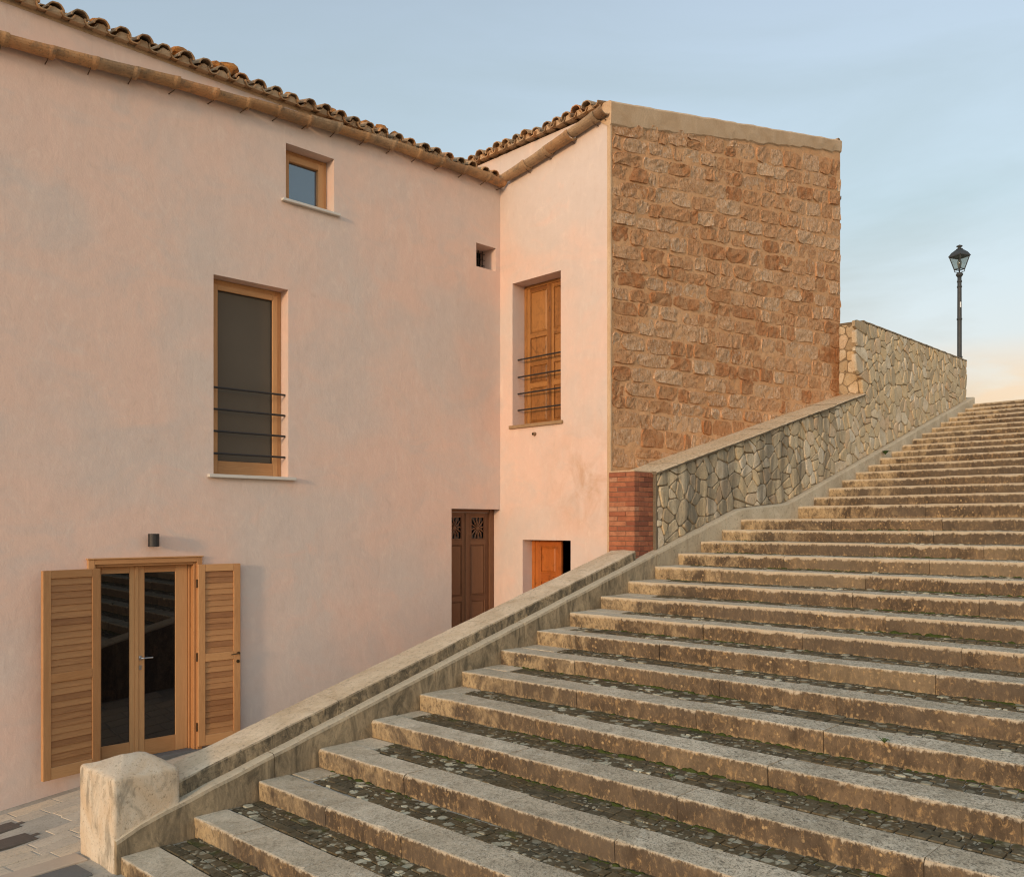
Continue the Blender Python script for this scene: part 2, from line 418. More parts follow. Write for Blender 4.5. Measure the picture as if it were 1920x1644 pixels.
def m_concrete(nt):
    p = pos(nt, rot=AZ_S)
    n1 = nz(nt, p, 1.9, 7, 0.66, 0.9)
    n2 = nz(nt, p, 24, 7, 0.78, 0.3)
    n3 = nz(nt, p, 7, 6, 0.7, 0.8)
    strk = nz(nt, pos(nt, (2.4, 2.4, 0.9), AZ_S), 2.6, 7, 0.7, 1.2)
    top = mixc(nt, ramp(nt, n1, [(0.35, 0.0), (0.62, 1.0)]), (0.50, 0.385, 0.255), (0.66, 0.535, 0.385))
    top = mixc(nt, ramp(nt, n2, [(0.36, 0.6), (0.48, 0.0)]), top, (0.22, 0.18, 0.13))
    top = mixc(nt, ramp(nt, n3, [(0.6, 0.0), (0.74, 0.45)]), top, (0.55, 0.37, 0.23))
    top = mixc(nt, ramp(nt, n3, [(0.27, 0.4), (0.4, 0.0)]), top, (0.30, 0.25, 0.18))
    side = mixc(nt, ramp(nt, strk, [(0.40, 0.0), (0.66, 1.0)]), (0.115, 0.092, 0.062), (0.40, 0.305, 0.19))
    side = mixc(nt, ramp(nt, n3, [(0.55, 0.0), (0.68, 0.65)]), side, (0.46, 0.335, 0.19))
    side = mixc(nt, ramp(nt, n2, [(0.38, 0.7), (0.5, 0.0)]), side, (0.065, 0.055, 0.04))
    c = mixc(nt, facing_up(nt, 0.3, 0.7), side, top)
    return c, [(n1, 0.4, 0.03), (n3, 0.5, 0.02), (n2, 0.6, 0.01)]
material('weathered_concrete', m_concrete, 0.92, 0.15)

def m_newel(nt):
    p = pos(nt, rot=AZ_S)
    n1 = nz(nt, p, 2.4, 7, 0.66, 0.9)
    n2 = nz(nt, p, 38, 6, 0.75)
    strk = nz(nt, pos(nt, (1, 1, 0.35), AZ_S), 4.5, 7, 0.68, 1.0)
    c = mixc(nt, ramp(nt, n1, [(0.38, 0.0), (0.62, 1.0)]), (0.56, 0.43, 0.295), (0.63, 0.55, 0.435))
    c = mixc(nt, ramp(nt, n2, [(0.33, 0.8), (0.44, 0.0)]), c, (0.22, 0.16, 0.10))
    sd = mixc(nt, ramp(nt, strk, [(0.5, 0.0), (0.64, 0.7)]), c, (0.19, 0.165, 0.125))
    return mixc(nt, facing_up(nt), sd, c), [(n1, 0.4, 0.03), (n2, 0.7, 0.008)]
material('newel_stone', m_newel, 0.92, 0.15)

def m_curb(nt):
    p = pos(nt, rot=AZ_S)
    n1 = nz(nt, p, 2.0, 6, 0.62, 0.7)
    n2 = nz(nt, p, 26, 6, 0.75)
    strk = nz(nt, pos(nt, (2.4, 2.4, 0.9), AZ_S), 2.4, 7, 0.7, 1.2)
    t = attr(nt)       # 0 at the foot of the stairs, 1 at the top
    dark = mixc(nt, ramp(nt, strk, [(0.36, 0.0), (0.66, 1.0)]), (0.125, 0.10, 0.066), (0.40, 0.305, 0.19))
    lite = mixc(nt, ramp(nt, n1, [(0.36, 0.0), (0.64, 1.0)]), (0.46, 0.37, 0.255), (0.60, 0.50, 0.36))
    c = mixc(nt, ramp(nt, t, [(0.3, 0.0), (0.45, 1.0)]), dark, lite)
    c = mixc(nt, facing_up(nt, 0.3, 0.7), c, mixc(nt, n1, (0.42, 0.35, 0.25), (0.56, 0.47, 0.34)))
    c = mixc(nt, ramp(nt, n2, [(0.32, 0.6), (0.46, 0.0)]), c, (0.14, 0.115, 0.08))
    return c, [(n1, 0.4, 0.03), (n2, 0.6, 0.012)]
material('curb_stone', m_curb, 0.92, 0.15)

def m_coping(nt):
    p = pos(nt, rot=AZ_S)
    n1 = nz(nt, p, 3, 6, 0.62, 0.7); n2 = nz(nt, p, 24, 6, 0.8, 0.4)
    c = mixc(nt, ramp(nt, n1, [(0.35, 0.0), (0.65, 1.0)]), (0.66, 0.48, 0.29), (0.72, 0.56, 0.375))
    c = mixc(nt, ramp(nt, n2, [(0.36, 0.7), (0.52, 0.0)]), c, (0.17, 0.12, 0.075))
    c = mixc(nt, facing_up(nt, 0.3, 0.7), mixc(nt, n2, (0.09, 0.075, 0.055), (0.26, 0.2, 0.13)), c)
    return c, [(n1, 0.6, 0.04), (n2, 0.8, 0.02)]
material('coping_stone', m_coping, 0.92, 0.15)

def m_brick(nt):
    p = pos(nt)
    t = attr(nt)
    n1 = nz(nt, p, 14, 5, 0.65); n2 = nz(nt, p, 60, 4, 0.7)
    c = ramp(nt, t, [(0.0, (0.20, 0.068, 0.04)), (0.4, (0.32, 0.11, 0.058)), (0.75, (0.40, 0.15, 0.075)), (1.0, (0.43, 0.22, 0.13))])
    c = mixc(nt, ramp(nt, n1, [(0.35, 0.5), (0.6, 0.0)]), c, (0.17, 0.06, 0.035))
    c = mixc(nt, ramp(nt, n2, [(0.62, 0.0), (0.75, 0.4)]), c, (0.42, 0.26, 0.18))
    return c, [(n1, 0.5, 0.01), (n2, 0.5, 0.004)]
material('red_brick', m_brick, 0.9, 0.2)
material('brick_mortar', lambda nt: (mixc(nt, nz(nt, pos(nt), 20, 5, 0.7), (0.13, 0.085, 0.06), (0.26, 0.17, 0.115)), [(nz(nt, pos(nt), 50, 4, 0.7), 0.5, 0.006)]), 0.95, 0.1)

def wood(base, dark, light, rough=0.55, spec=0.3, knots=0.0, wear=0.0):
    def f(nt):
        p = pos(nt, (3.0, 38.0, 1), uv=True)
        g1 = nz(nt, p, 1.0, 6, 0.6, 1.6)
        g2 = nz(nt, pos(nt, (9.0, 260.0, 1), uv=True), 1.0, 4, 0.6)
        g3 = nz(nt, pos(nt, (0.7, 7.0, 1), uv=True), 1.0, 3, 0.5, 0.6)
        c = mixc(nt, ramp(nt, g1, [(0.3, 0.0), (0.7, 1.0)]), dark, base)
        c = mixc(nt, ramp(nt, g2, [(0.45, 0.0), (0.75, 0.5)]), c, light)
        c = mixc(nt, ramp(nt, g3, [(0.4, 0.0), (0.7, 0.55)]), c, dark)
        if knots:
            v = vor(nt, pos(nt, (5, 16, 1), uv=True), 1.0)
            c = mixc(nt, ramp(nt, v, [(0.06, knots), (0.15, 0.0)]), c, tuple(x * 0.25 for x in dark))
        if wear:
            w = nz(nt, pos(nt, (1, 1, 1)), 9, 6, 0.7, 0.5)
            c = mixc(nt, ramp(nt, w, [(0.52, 0.0), (0.7, wear)]), c, tuple(x * 0.35 for x in dark))
        tt = attr(nt)
        c = mixc(nt, math_(nt, 'MULTIPLY', tt, 0.5), c, light)
        c = mixc(nt, ramp(nt, tt, [(0.0, 0.45), (0.35, 0.0)]), c, dark)
        return c, [(g1, 0.25, 0.004), (g2, 0.3, 0.002)]
    return f
material('larch_wood', wood((0.52, 0.265, 0.11), (0.36, 0.165, 0.062), (0.60, 0.335, 0.15)), 0.5, 0.3)
material('larch_slat', wood((0.40, 0.185, 0.07), (0.22, 0.09, 0.033), (0.52, 0.27, 0.11)), 0.5, 0.3)
material('old_orange_wood', wood((0.38, 0.15, 0.038), (0.13, 0.046, 0.012), (0.50, 0.235, 0.07), knots=0.9, wear=0.85), 0.45, 0.35)
material('red_orange_wood', wood((0.52, 0.13, 0.02), (0.26, 0.06, 0.012), (0.58, 0.21, 0.04), knots=0.9, wear=0.8), 0.4, 0.35)
material('brown_wood', wood((0.17, 0.07, 0.032), (0.095, 0.038, 0.018), (0.25, 0.12, 0.06), wear=0.4), 0.5, 0.3)

def m_terra(nt):
    p = pos(nt); r = objrand(nt)
    n1 = nz(nt, p, 7, 5, 0.65, 0.4); n2 = nz(nt, p, 40, 5, 0.75)
    c = ramp(nt, r, [(0.0, (0.30, 0.18, 0.10)), (0.3, (0.44, 0.245, 0.115)), (0.6, (0.38, 0.265, 0.165)), (0.85, (0.50, 0.29, 0.14)), (1.0, (0.52, 0.24, 0.105))])
    c = mixc(nt, ramp(nt, n1, [(0.45, 0.0), (0.65, 0.75)]), c, (0.20, 0.15, 0.10))
    c = mixc(nt, ramp(nt, n1, [(0.28, 0.55), (0.42, 0.0)]), c, (0.54, 0.38, 0.23))
    c = mixc(nt, ramp(nt, n2, [(0.32, 0.6), (0.46, 0.0)]), c, (0.09, 0.065, 0.04))
    return c, [(n1, 0.4, 0.02), (n2, 0.5, 0.006)]
material('terracotta', m_terra, 0.9, 0.2)
material('orange_fragment', lambda nt: (mixc(nt, ramp(nt, nz(nt, pos(nt), 16, 5, 0.7), [(0.35, 0.0), (0.6, 1.0)]), (0.18, 0.085, 0.035), (0.44, 0.19, 0.055)), [(nz(nt, pos(nt), 30, 5, 0.7), 0.8, 0.02)]), 0.95, 0.1)

def glass_mat(name, tint, refl, rough=0.015):
    m = bpy.data.materials.new(name); m.use_nodes = True
    nt = m.node_tree; nt.nodes.clear()
    out = nt.nodes.new('ShaderNodeOutputMaterial')
    a = nt.nodes.new('ShaderNodeBsdfPrincipled'); a.inputs['Base Color'].default_value = (*tint, 1)
    a.inputs['Roughness'].default_value = 0.5; a.inputs['Specular IOR Level'].default_value = 0.0
    b = nt.nodes.new('ShaderNodeBsdfGlossy'); b.inputs['Roughness'].default_value = rough
    b.inputs['Color'].default_value = (0.95, 0.97, 1, 1)
    mx = nt.nodes.new('ShaderNodeMixShader')
    lw = nt.nodes.new('ShaderNodeFresnel'); lw.inputs['IOR'].default_value = 1.5
    f = math_(nt, 'MULTIPLY_ADD', lw.outputs[0], 0.9)
    f.node.inputs[2].default_value = refl
    nt.links.new(f, mx.inputs[0]); nt.links.new(a.outputs[0], mx.inputs[1]); nt.links.new(b.outputs[0], mx.inputs[2])
    nt.links.new(mx.outputs[0], out.inputs['Surface'])
    MATS[name] = m
glass_mat('door_glass', (0.006, 0.005, 0.005), 0.02)
glass_mat('window_glass', (0.03, 0.05, 0.075), 0.20)
glass_mat('lantern_glass', (0.30, 0.29, 0.26), 0.15, 0.1)
def m_screen(nt):
    p = pos(nt)
    n = nz(nt, p, 220, 2, 0.5); n1 = nz(nt, p, 1.5, 4, 0.5)
    return mixc(nt, n1, (0.10, 0.078, 0.056), (0.135, 0.105, 0.076)), [(n, 0.3, 0.002)]
material('brown_screen', m_screen, 0.7, 0.2)
material('dark_room', lambda nt: ((0.012, 0.010, 0.009), []), 0.9, 0.1)
material('black_iron', lambda nt: (mixc(nt, nz(nt, pos(nt), 30, 4, 0.6), (0.018, 0.016, 0.015), (0.035, 0.03, 0.027)), []), 0.5, 0.4)
material('lamp_iron', lambda nt: (mixc(nt, nz(nt, pos(nt), 8, 4, 0.6), (0.024, 0.026, 0.027), (0.055, 0.056, 0.054)), []), 0.55, 0.4)
material('rusty_iron', lambda nt: (mixc(nt, nz(nt, pos(nt), 40, 4, 0.6), (0.07, 0.045, 0.03), (0.16, 0.09, 0.05)), []), 0.8, 0.3)
material('brushed_steel', lambda nt: ((0.55, 0.55, 0.56), []), 0.3, 0.5, 1.0)
material('bronze_metal', lambda nt: ((0.10, 0.065, 0.035), []), 0.4, 0.5, 0.8)
material('marble_sill', lambda nt: (mixc(nt, nz(nt, pos(nt), 6, 5, 0.6), (0.52, 0.48, 0.43), (0.62, 0.58, 0.52)), [(nz(nt, pos(nt), 40, 4, 0.6), 0.2, 0.003)]), 0.6, 0.3)
material('brown_sill', lambda nt: (mixc(nt, nz(nt, pos(nt), 12, 5, 0.7), (0.22, 0.125, 0.06), (0.42, 0.28, 0.16)), [(nz(nt, pos(nt), 40, 4, 0.7), 0.4, 0.006)]), 0.85, 0.2)
material('white_sticker', lambda nt: ((0.7, 0.7, 0.68), []), 0.6, 0.2)
def m_paving(nt):
    p = pos(nt, rot=AZ_S); t = attr(nt)
    n1 = nz(nt, p, 5, 5, 0.65, 0.4); n2 = nz(nt, p, 45, 5, 0.75)
    c = ramp(nt, t, [(0.0, (0.54, 0.46, 0.36)), (0.5, (0.62, 0.53, 0.41)), (1.0, (0.66, 0.53, 0.38))])
    c = mixc(nt, ramp(nt, n1, [(0.4, 0.45), (0.6, 0.0)]), c, (0.46, 0.395, 0.31))
    c = mixc(nt, ramp(nt, n2, [(0.32, 0.6), (0.46, 0.0)]), c, (0.14, 0.12, 0.095))
    return c, [(n1, 0.4, 0.02), (n2, 0.5, 0.006)]
material('paving_stone', m_paving, 0.9, 0.2)
def m_ground(nt):
    p = pos(nt, rot=AZ_S)
    n1 = nz(nt, p, 1.4, 6, 0.65, 0.4); n2 = nz(nt, p, 40, 5, 0.75)
    c = mixc(nt, ramp(nt, n1, [(0.35, 0.0), (0.65, 1.0)]), (0.36, 0.325, 0.27), (0.48, 0.44, 0.37))
    c = mixc(nt, ramp(nt, n2, [(0.32, 0.6), (0.48, 0.0)]), c, (0.12, 0.105, 0.08))
    return c, [(n1, 0.4, 0.02), (n2, 0.6, 0.008)]
material('lane_mortar', m_ground, 0.95, 0.15)
material('pink_kerb', lambda nt: (mixc(nt, nz(nt, pos(nt), 5, 6, 0.65), (0.42, 0.335, 0.26), (0.55, 0.45, 0.35)), [(nz(nt, pos(nt), 30, 5, 0.75), 0.5, 0.01)]), 0.9, 0.2)
material('grey_slate', lambda nt: (mixc(nt, nz(nt, pos(nt), 5, 6, 0.65), (0.11, 0.11, 0.11), (0.17, 0.168, 0.16)), [(nz(nt, pos(nt), 30, 5, 0.75), 0.5, 0.01)]), 0.9, 0.2)
material('cast_iron', lambda nt: (mixc(nt, nz(nt, pos(nt), 25, 5, 0.7), (0.075, 0.062, 0.052), (0.15, 0.12, 0.095)), [(nz(nt, pos(nt), 70, 3, 0.7), 0.8, 0.006)]), 0.75, 0.4)
material('moss', lambda nt: (mixc(nt, nz(nt, pos(nt), 22, 5, 0.7), (0.035, 0.048, 0.010), (0.085, 0.10, 0.025)), [(nz(nt, pos(nt), 80, 4, 0.7), 1.0, 0.01)]), 0.95, 0.1)
material('leaf', lambda nt: (mixc(nt, objrand(nt), (0.045, 0.085, 0.02), (0.085, 0.11, 0.03)), []), 0.6, 0.3)
material('dry_earth', lambda nt: (mixc(nt, nz(nt, pos(nt), 0.2, 6, 0.65), (0.16, 0.13, 0.085), (0.22, 0.19, 0.12)), [(nz(nt, pos(nt), 3, 5, 0.7), 0.5, 0.05)]), 0.95, 0.1)

# ------------------------------------------------------------------ mesh helpers
def setp(o, label=None, cat=None, group=None, kind=None):
    if label: o['label'] = label
    if cat: o['category'] = cat
    if group: o['group'] = group
    if kind: o['kind'] = kind
    return o
def thing(name, loc, label, cat, group=None):
    o = bpy.data.objects.new(name, None); COL.objects.link(o)
    o.location = loc; o.empty_display_size = 0.2
    return setp(o, label, cat, group)
def wloc(o):
    p = Vector((0, 0, 0))
    while o is not None:
        p = p + Vector(o.location); o = o.parent
    return p
class MB:
    def __init__(s):
        s.v = []; s.f = []; s.mi = []; s.uv = []; s.t = []; s.a = {}
    def add(s, verts, faces, mi=0, uvs=None, tint=0.5, **attrs):
        b = len(s.v)
        s.v += [Vector(x) for x in verts]
        s.t += list(tint) if isinstance(tint, (list, tuple)) else [tint] * len(verts)
        for k, val in attrs.items():
            arr = s.a.setdefault(k, [0.0] * b)
            arr += [0.0] * (b - len(arr))
            arr += list(val) if isinstance(val, (list, tuple)) else [val] * len(verts)
        for i, f in enumerate(faces):
            s.f.append(tuple(b + x for x in f))
            s.mi.append(mi[i] if isinstance(mi, (list, tuple)) else mi)
            s.uv.append(uvs[i] if uvs else None)
        return s
    def hexa(s, c, mi=0, tint=None):
        """c: 8 corners, [z][y][x] order 000,100,110,010 bottom then top; uv runs along the longest edge"""
        c = [Vector(x) for x in c]
        L = [(c[1] - c[0]).length, (c[3] - c[0]).length, (c[4] - c[0]).length]
        ax = L.index(max(L))
        ou, ov = R.random() * 20, R.random() * 20
        loc = [(0, 0, 0), (L[0], 0, 0), (L[0], L[1], 0), (0, L[1], 0), (0, 0, L[2]), (L[0], 0, L[2]), (L[0], L[1], L[2]), (0, L[1], L[2])]
        faces = [(3, 2, 1, 0), (4, 5, 6, 7), (0, 1, 5, 4), (1, 2, 6, 5), (2, 3, 7, 6), (3, 0, 4, 7)]
        uvs = []
        for f in faces:
            row = []
            for i in f:
                q = loc[i]
                o = [q[k] for k in range(3) if k != ax]
                row.append((q[ax] + ou, o[0] + o[1] + ov))
            uvs.append(row)
        return s.add(c, faces, mi, uvs, R.random() if tint is None else tint)
    def box(s, fr, a0, a1, z0, z1, o0, o1, mi=0, tint=None):
        P = fr.pt
        return s.hexa([P(a0, z0, o0), P(a1, z0, o0), P(a1, z0, o1), P(a0, z0, o1), P(a0, z1, o0), P(a1, z1, o0), P(a1, z1, o1), P(a0, z1, o1)], mi, tint)
    def tube(s, pts, rad, seg=8, mi=0, cap=True, tint=0.5):
        rad = rad if isinstance(rad, (list, tuple)) else [rad] * len(pts)
        pts = [Vector(p) for p in pts]
        rings = []
        for i, p in enumerate(pts):
            d = (pts[min(i + 1, len(pts) - 1)] - pts[max(i - 1, 0)]).normalized()
            u = d.cross(Vector((0, 0, 1)))
            if u.length < 1e-3: u = Vector((1, 0, 0))
            u.normalize(); w = u.cross(d)
            rings.append([p + (u * cos(2 * pi * k / seg) + w * sin(2 * pi * k / seg)) * rad[i] for k in range(seg)])
        v = [q for r in rings for q in r]; f = []
        for i in range(len(pts) - 1):
            for k in range(seg):
                k2 = (k + 1) % seg
                f.append((i * seg + k, (i + 1) * seg + k, (i + 1) * seg + k2, i * seg + k2))
        if cap:
            f.append(tuple(range(seg))); f.append(tuple((len(pts) - 1) * seg + k for k in reversed(range(seg))))
        return s.add(v, f, mi, None, tint)
    def lathe(s, c, prof, seg=16, mi=0, tint=0.5):
        v = []; f = []
        for r, z in prof:
            for k in range(seg):
                v.append((c[0] + r * cos(2 * pi * k / seg), c[1] + r * sin(2 * pi * k / seg), c[2] + z))
        for i in range(len(prof) - 1):
            for k in range(seg):
                k2 = (k + 1) % seg
                f.append((i * seg + k, i * seg + k2, (i + 1) * seg + k2, (i + 1) * seg + k))
        f.append(tuple(reversed(range(seg)))); f.append(tuple((len(prof) - 1) * seg + k for k in range(seg)))
        return s.add(v, f, mi, None, tint)
    def mesh(s, name, mats, origin, bevel=0.0, fixn=True, smooth=False, bseg=1):
        me = bpy.data.meshes.new(name)
        me.from_pydata([tuple(v - origin) for v in s.v], [], s.f)
        for m in mats: me.materials.append(MATS[m])
        me.polygons.foreach_set('material_index', s.mi)
        at = me.attributes.new('tint', 'FLOAT', 'POINT'); at.data.foreach_set('value', s.t)
        for k, arr in s.a.items():
            arr = arr + [0.0] * (len(s.v) - len(arr))
            me.attributes.new(k, 'FLOAT', 'POINT').data.foreach_set('value', arr)
        if any(u is not None for u in s.uv):
            lay = me.uv_layers.new(name='UVMap')
            for p, u in zip(me.polygons, s.uv):
                if u:
                    for li, q in zip(p.loop_indices, u): lay.data[li].uv = q
        if fixn or bevel:
            bm = bmesh.new(); bm.from_mesh(me)
            if fixn: bmesh.ops.recalc_face_normals(bm, faces=bm.faces)
            if bevel:
                ed = [e for e in bm.edges if len(e.link_faces) == 2 and e.calc_face_angle(0) > 0.6]
                bmesh.ops.bevel(bm, geom=ed, offset=bevel, segments=bseg, affect='EDGES', profile=0.6, clamp_overlap=True)
            bm.to_mesh(me); bm.free()
        if smooth: me.polygons.foreach_set('use_smooth', [True] * len(me.polygons))
        me.update()
        return me
    def obj(s, name, mats, parent=None, **k):
        if isinstance(mats, str): mats = [mats]
        org = wloc(parent) if parent else Vector((0, 0, 0))
        o = bpy.data.objects.new(name, s.mesh(name, mats, org, **k)); COL.objects.link(o)
        o.parent = parent
        return o
def empty_part(name, parent, wpos):
    o = bpy.data.objects.new(name, None); COL.objects.link(o)
    o.parent = parent; o.location = Vector(wpos) - wloc(parent); o.empty_display_size = 0.1
    return o
def inst(name, me, parent, mat4):
    o = bpy.data.objects.new(name, me); COL.objects.link(o)
    o.parent = parent
    m = Matrix.Translation(-wloc(parent)) @ mat4 if parent else mat4
    o.matrix_local = m
    return o
def N3(p, s=1.0, off=0.0):
    return noise.noise(Vector((p[0] * s + off, p[1] * s + off * 1.7, p[2] * s - off)))

# ------------------------------------------------------------------ ground
def ground_z(e, n):
    z = CZ - 2.64
    if n > 6.9: z += 0.12 * max(-0.3, min(8.5, e - 2.74)) * min(1, (n - 6.9) / 0.4)
    z -= 0.10 * max(0.0, min(3.2, n - 7.3))
    return z
g = MB()
g.add([(-900, -900, -0.85), (900, -900, -0.85), (900, 900, -0.85), (-900, 900, -0.85)], [(0, 1, 2, 3)])
setp(g.obj('ground', 'dry_earth', fixn=False), 'dry brown earth spreading out below the town', None, None, 'structure')
g = MB()
es = [-14 + i * 0.5 for i in range(50)]; ns = [-12 + i * 0.4 for i in range(58)]
vv = [S(e, n, ground_z(e, n) - 0.02) for e in es for n in ns]
ff = [(i * len(ns) + j, (i + 1) * len(ns) + j, (i + 1) * len(ns) + j + 1, i * len(ns) + j + 1) for i in range(len(es) - 1) for j in range(len(ns) - 1)]
g.add(vv, ff)
lane = g.obj('lane', 'lane_mortar', fixn=False)
setp(lane, 'grey mortared lane between the staircase and the pink house', None, None, 'structure')

def piece(mb, e0, e1, n0, n1, zf, h, tint, mi=0, inset=0.006, jit=0.004):
    """a low stone lying flush in the ground: sloped sides, slightly uneven top"""
    c = []
    for (e, n) in ((e0, n0), (e1, n0), (e1, n1), (e0, n1)):
        c.append((e + R.uniform(-jit, jit), n + R.uniform(-jit, jit)))
    ce, cn = (e0 + e1) / 2, (n0 + n1) / 2
    bot = [S(e, n, zf(e, n) - 0.03) for e, n in c]
    sh = lambda e, n, k: (e + (ce - e) * k / max(0.05, abs(e1 - e0)) * 2, n + (cn - n) * k / max(0.05, abs(n1 - n0)) * 2)
    dz = [R.uniform(-jit, jit) * 0.7 for _ in range(4)]
    mid = [S(e, n, zf(e, n) + h * 0.55 + d) for (e, n), d in zip(c, dz)]
    top = []
    for (e, n), d in zip(c, dz):
        q = sh(e, n, inset); top.append(S(q[0], q[1], zf(e, n) + h + d))
    f = [(8, 9, 10, 11)]
    for i in range(4):
        j = (i + 1) % 4
        f += [(i, j, 4 + j, 4 + i), (4 + i, 4 + j, 8 + j, 8 + i)]
    mb.add(bot + mid + top, f, mi, None, tint)

zl = lambda e, n: ground_z(e, n) - 0.02
def wall_n(e):      # across-position of the house front at this point of the lane
    p = Vector((AB.x, AB.y)); t = FA.t
    k = (e - p.dot(EX)) / t.dot(EX)
    return (p + t * k).dot(NX)
row = 0
n = 7.52
while n < 9.75:
    dn = R.choice([0.2, 0.24, 0.27, 0.3])
    e = 0.9 + R.random() * 0.3
    while e < 5.2:
        de = R.choice([0.26, 0.34, 0.42, 0.5])
        cov = any(abs(e + de / 2 - ce) < 0.36 + de / 2 and abs(n + dn / 2 - cn) < 0.2 + dn / 2 for ce, cn in ((2.42, 9.1), (2.36, 8.5)))
        if n + dn < wall_n(e + de / 2) - 0.03 and not cov:
            m = MB(); piece(m, e + 0.008, e + de - 0.008, n + 0.007, n + dn - 0.007, zl, 0.005, R.random(), inset=0.003, jit=0.0015)
            m.obj('paving_stone', 'paving_stone', lane, fixn=True)
        e += de
    n += dn
e = -0.6
while e < 2.7:
    de = R.uniform(0.55, 0.8)
    m = MB(); piece(m, e + 0.006, min(e + de, 2.72) - 0.006, 7.22, 7.47, zl, 0.018, R.random())
    m.obj('kerb_stone', 'pink_kerb', lane)
    e += de
m = MB(); piece(m, 2.18, 2.62, 6.86, 7.18, zl, 0.022, 0.5); m.obj('slate_slab', 'grey_slate', lane)
m = MB()
e = 0.3
while e < 2.66:
    n = 4.6
    while n < 7.15:
        if not (e + 0.12 > 2.16 and n + 0.12 > 6.84):
            piece(m, e + 0.006, e + 0.112, n + 0.006, n + 0.112, zl, 0.014 + R.uniform(-0.004, 0.004), R.random())
        n += 0.12
    e += 0.12
o = m.obj('setts', 'sett_stone', lane); o['kind'] = 'stuff'
for (ce, cn, lab, le, ln) in ((2.42, 9.1, 'upper of two dark iron manhole covers, nearer the pink wall', 0.36, 0.15), (2.36, 8.5, 'lower of two dark iron manhole covers, nearer the newel stone', 0.36, 0.17)):
    t = thing('manhole_cover', S(ce, cn, zl(ce, cn)), lab, 'manhole cover', 'manhole covers in the lane')
    m = MB(); piece(m, ce - le, ce + le, cn - ln, cn + ln, zl, 0.008, 0.5, jit=0.0); m.obj('plate', 'cast_iron', t)
    m = MB()
    for i in range(9):
        x = ce - le + 0.06 + i * (2 * le - 0.12) / 8
        piece(m, x - 0.012, x + 0.012, cn - ln + 0.03, cn + ln - 0.03, zl, 0.013, 0.5, jit=0.0)
    m.obj('tread_ribs', 'cast_iron', t)
    m = MB(); piece(m, ce + le - 0.02, ce + le + 0.06, cn - 0.04, cn + 0.04, zl, 0.007, 0.5, jit=0.0); m.obj('lifting_lug', 'cast_iron', t)

# ------------------------------------------------------------------ staircase
NS = 6.74                      # left-hand end of the steps
NR = -3.2                      # right-hand end, outside the picture
FS = SF(NS)
ks = list(range(34))
Ek, Zk = [], []
for k in ks:
    if k <= 16:
        Ek.append(2.77 + 0.5977 * k); Zk.append(CZ - 2.528 + 0.1641 * k)
    else:
        Ek.append(14.30 + 0.623 * (k - 17)); Zk.append(CZ + 0.331 + 0.1737 * (k - 17))
Ek.append(25.6); Zk.append(Zk[33] + 0.02)
SLAB = 0.30
stair = thing('staircase', S(Ek[0], 2.0, CZ - 2.69), 'broad weathered stone staircase climbing to the right beside the pink house', 'staircase')
def step_z(k, n):              # steps sag and tilt a little
    return Zk[k] + 0.008 * noise.noise(Vector((k * 3.1, n * 0.25, 0)))
def step_e(k, n):
    return Ek[k] + 0.02 * noise.noise(Vector((k * 1.9, n * 0.35, 5)))
# core under the slabs
m = MB()
for k in ks:
    zb = (Zk[k - 1] if k else Zk[0] - 0.2) - 0.1
    e0, e1 = Ek[k] + 0.05, Ek[k + 1] + 0.06
    zt = Zk[k] - 0.022
    m.add([S(e0, NS + 0.05, zb), S(e1, NS + 0.05, zb), S(e1, NR, zb), S(e0, NR, zb), S(e0, NS + 0.05, zt), S(e1, NS + 0.05, zt + 0.012), S(e1, NR, zt + 0.012), S(e0, NR, zt)],
          [(0, 1, 2, 3), (4, 5, 6, 7), (0, 1, 5, 4), (1, 2, 6, 5), (2, 3, 7, 6), (3, 0, 4, 7)], 0, None, 0.15)
m.obj('step_core', 'lane_mortar', stair)

def slab(k, na, nb):
    seg = max(3, int((na - nb) / 0.11))
    rise = (Zk[k] - Zk[k - 1]) if k else 0.165
    if k == 17: rise = 0.2
    tint = R.random()
    v, t, f, mi = [], [], [], []
    P = 7
    chipA, chipB = R.random() < 0.3, R.random() < 0.3
    mid_chip = R.uniform(0.1, 0.9) if R.random() < 0.35 else -1
    dz0 = R.uniform(-0.004, 0.004); de0 = R.uniform(-0.008, 0.008)
    back = SLAB + R.uniform(-0.02, 0.015)
    for j in range(seg + 1):
        q = j / seg; n = na + (nb - na) * q
        e = step_e(k, n) + de0; z = step_z(k, n) + dz0
        w = lambda a, s=6.0: a * noise.noise(Vector((n * s, k * 7.3, a * 900)))
        r = 0.007 + abs(w(0.007, 9))
        if (j == 0 and chipA) or (j == seg and chipB): r += 0.012
        if mid_chip > 0 and abs(q - mid_chip) < 0.6 / seg: r += 0.014
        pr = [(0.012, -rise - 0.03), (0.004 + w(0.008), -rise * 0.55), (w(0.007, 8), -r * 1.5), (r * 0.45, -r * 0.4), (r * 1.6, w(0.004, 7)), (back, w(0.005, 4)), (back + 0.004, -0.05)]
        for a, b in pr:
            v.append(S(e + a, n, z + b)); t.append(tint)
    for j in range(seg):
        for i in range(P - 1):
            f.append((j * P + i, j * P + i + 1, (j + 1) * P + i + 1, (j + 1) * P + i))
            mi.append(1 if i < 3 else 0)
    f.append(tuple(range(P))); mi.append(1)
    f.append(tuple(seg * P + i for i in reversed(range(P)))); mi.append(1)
    m = MB(); m.add(v, f, mi, None, t, lip=([0.0, 0.55, 0.93, 1.0, 1.0, 1.0, 1.0] if k < 9 else [0.0, 0.62, 1.06, 1.12, 1.12, 1.12, 1.12]) * (seg + 1))  # upper steps carry a wider band of the painted edge highlight
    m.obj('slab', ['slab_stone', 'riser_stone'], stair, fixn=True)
nslab = 0
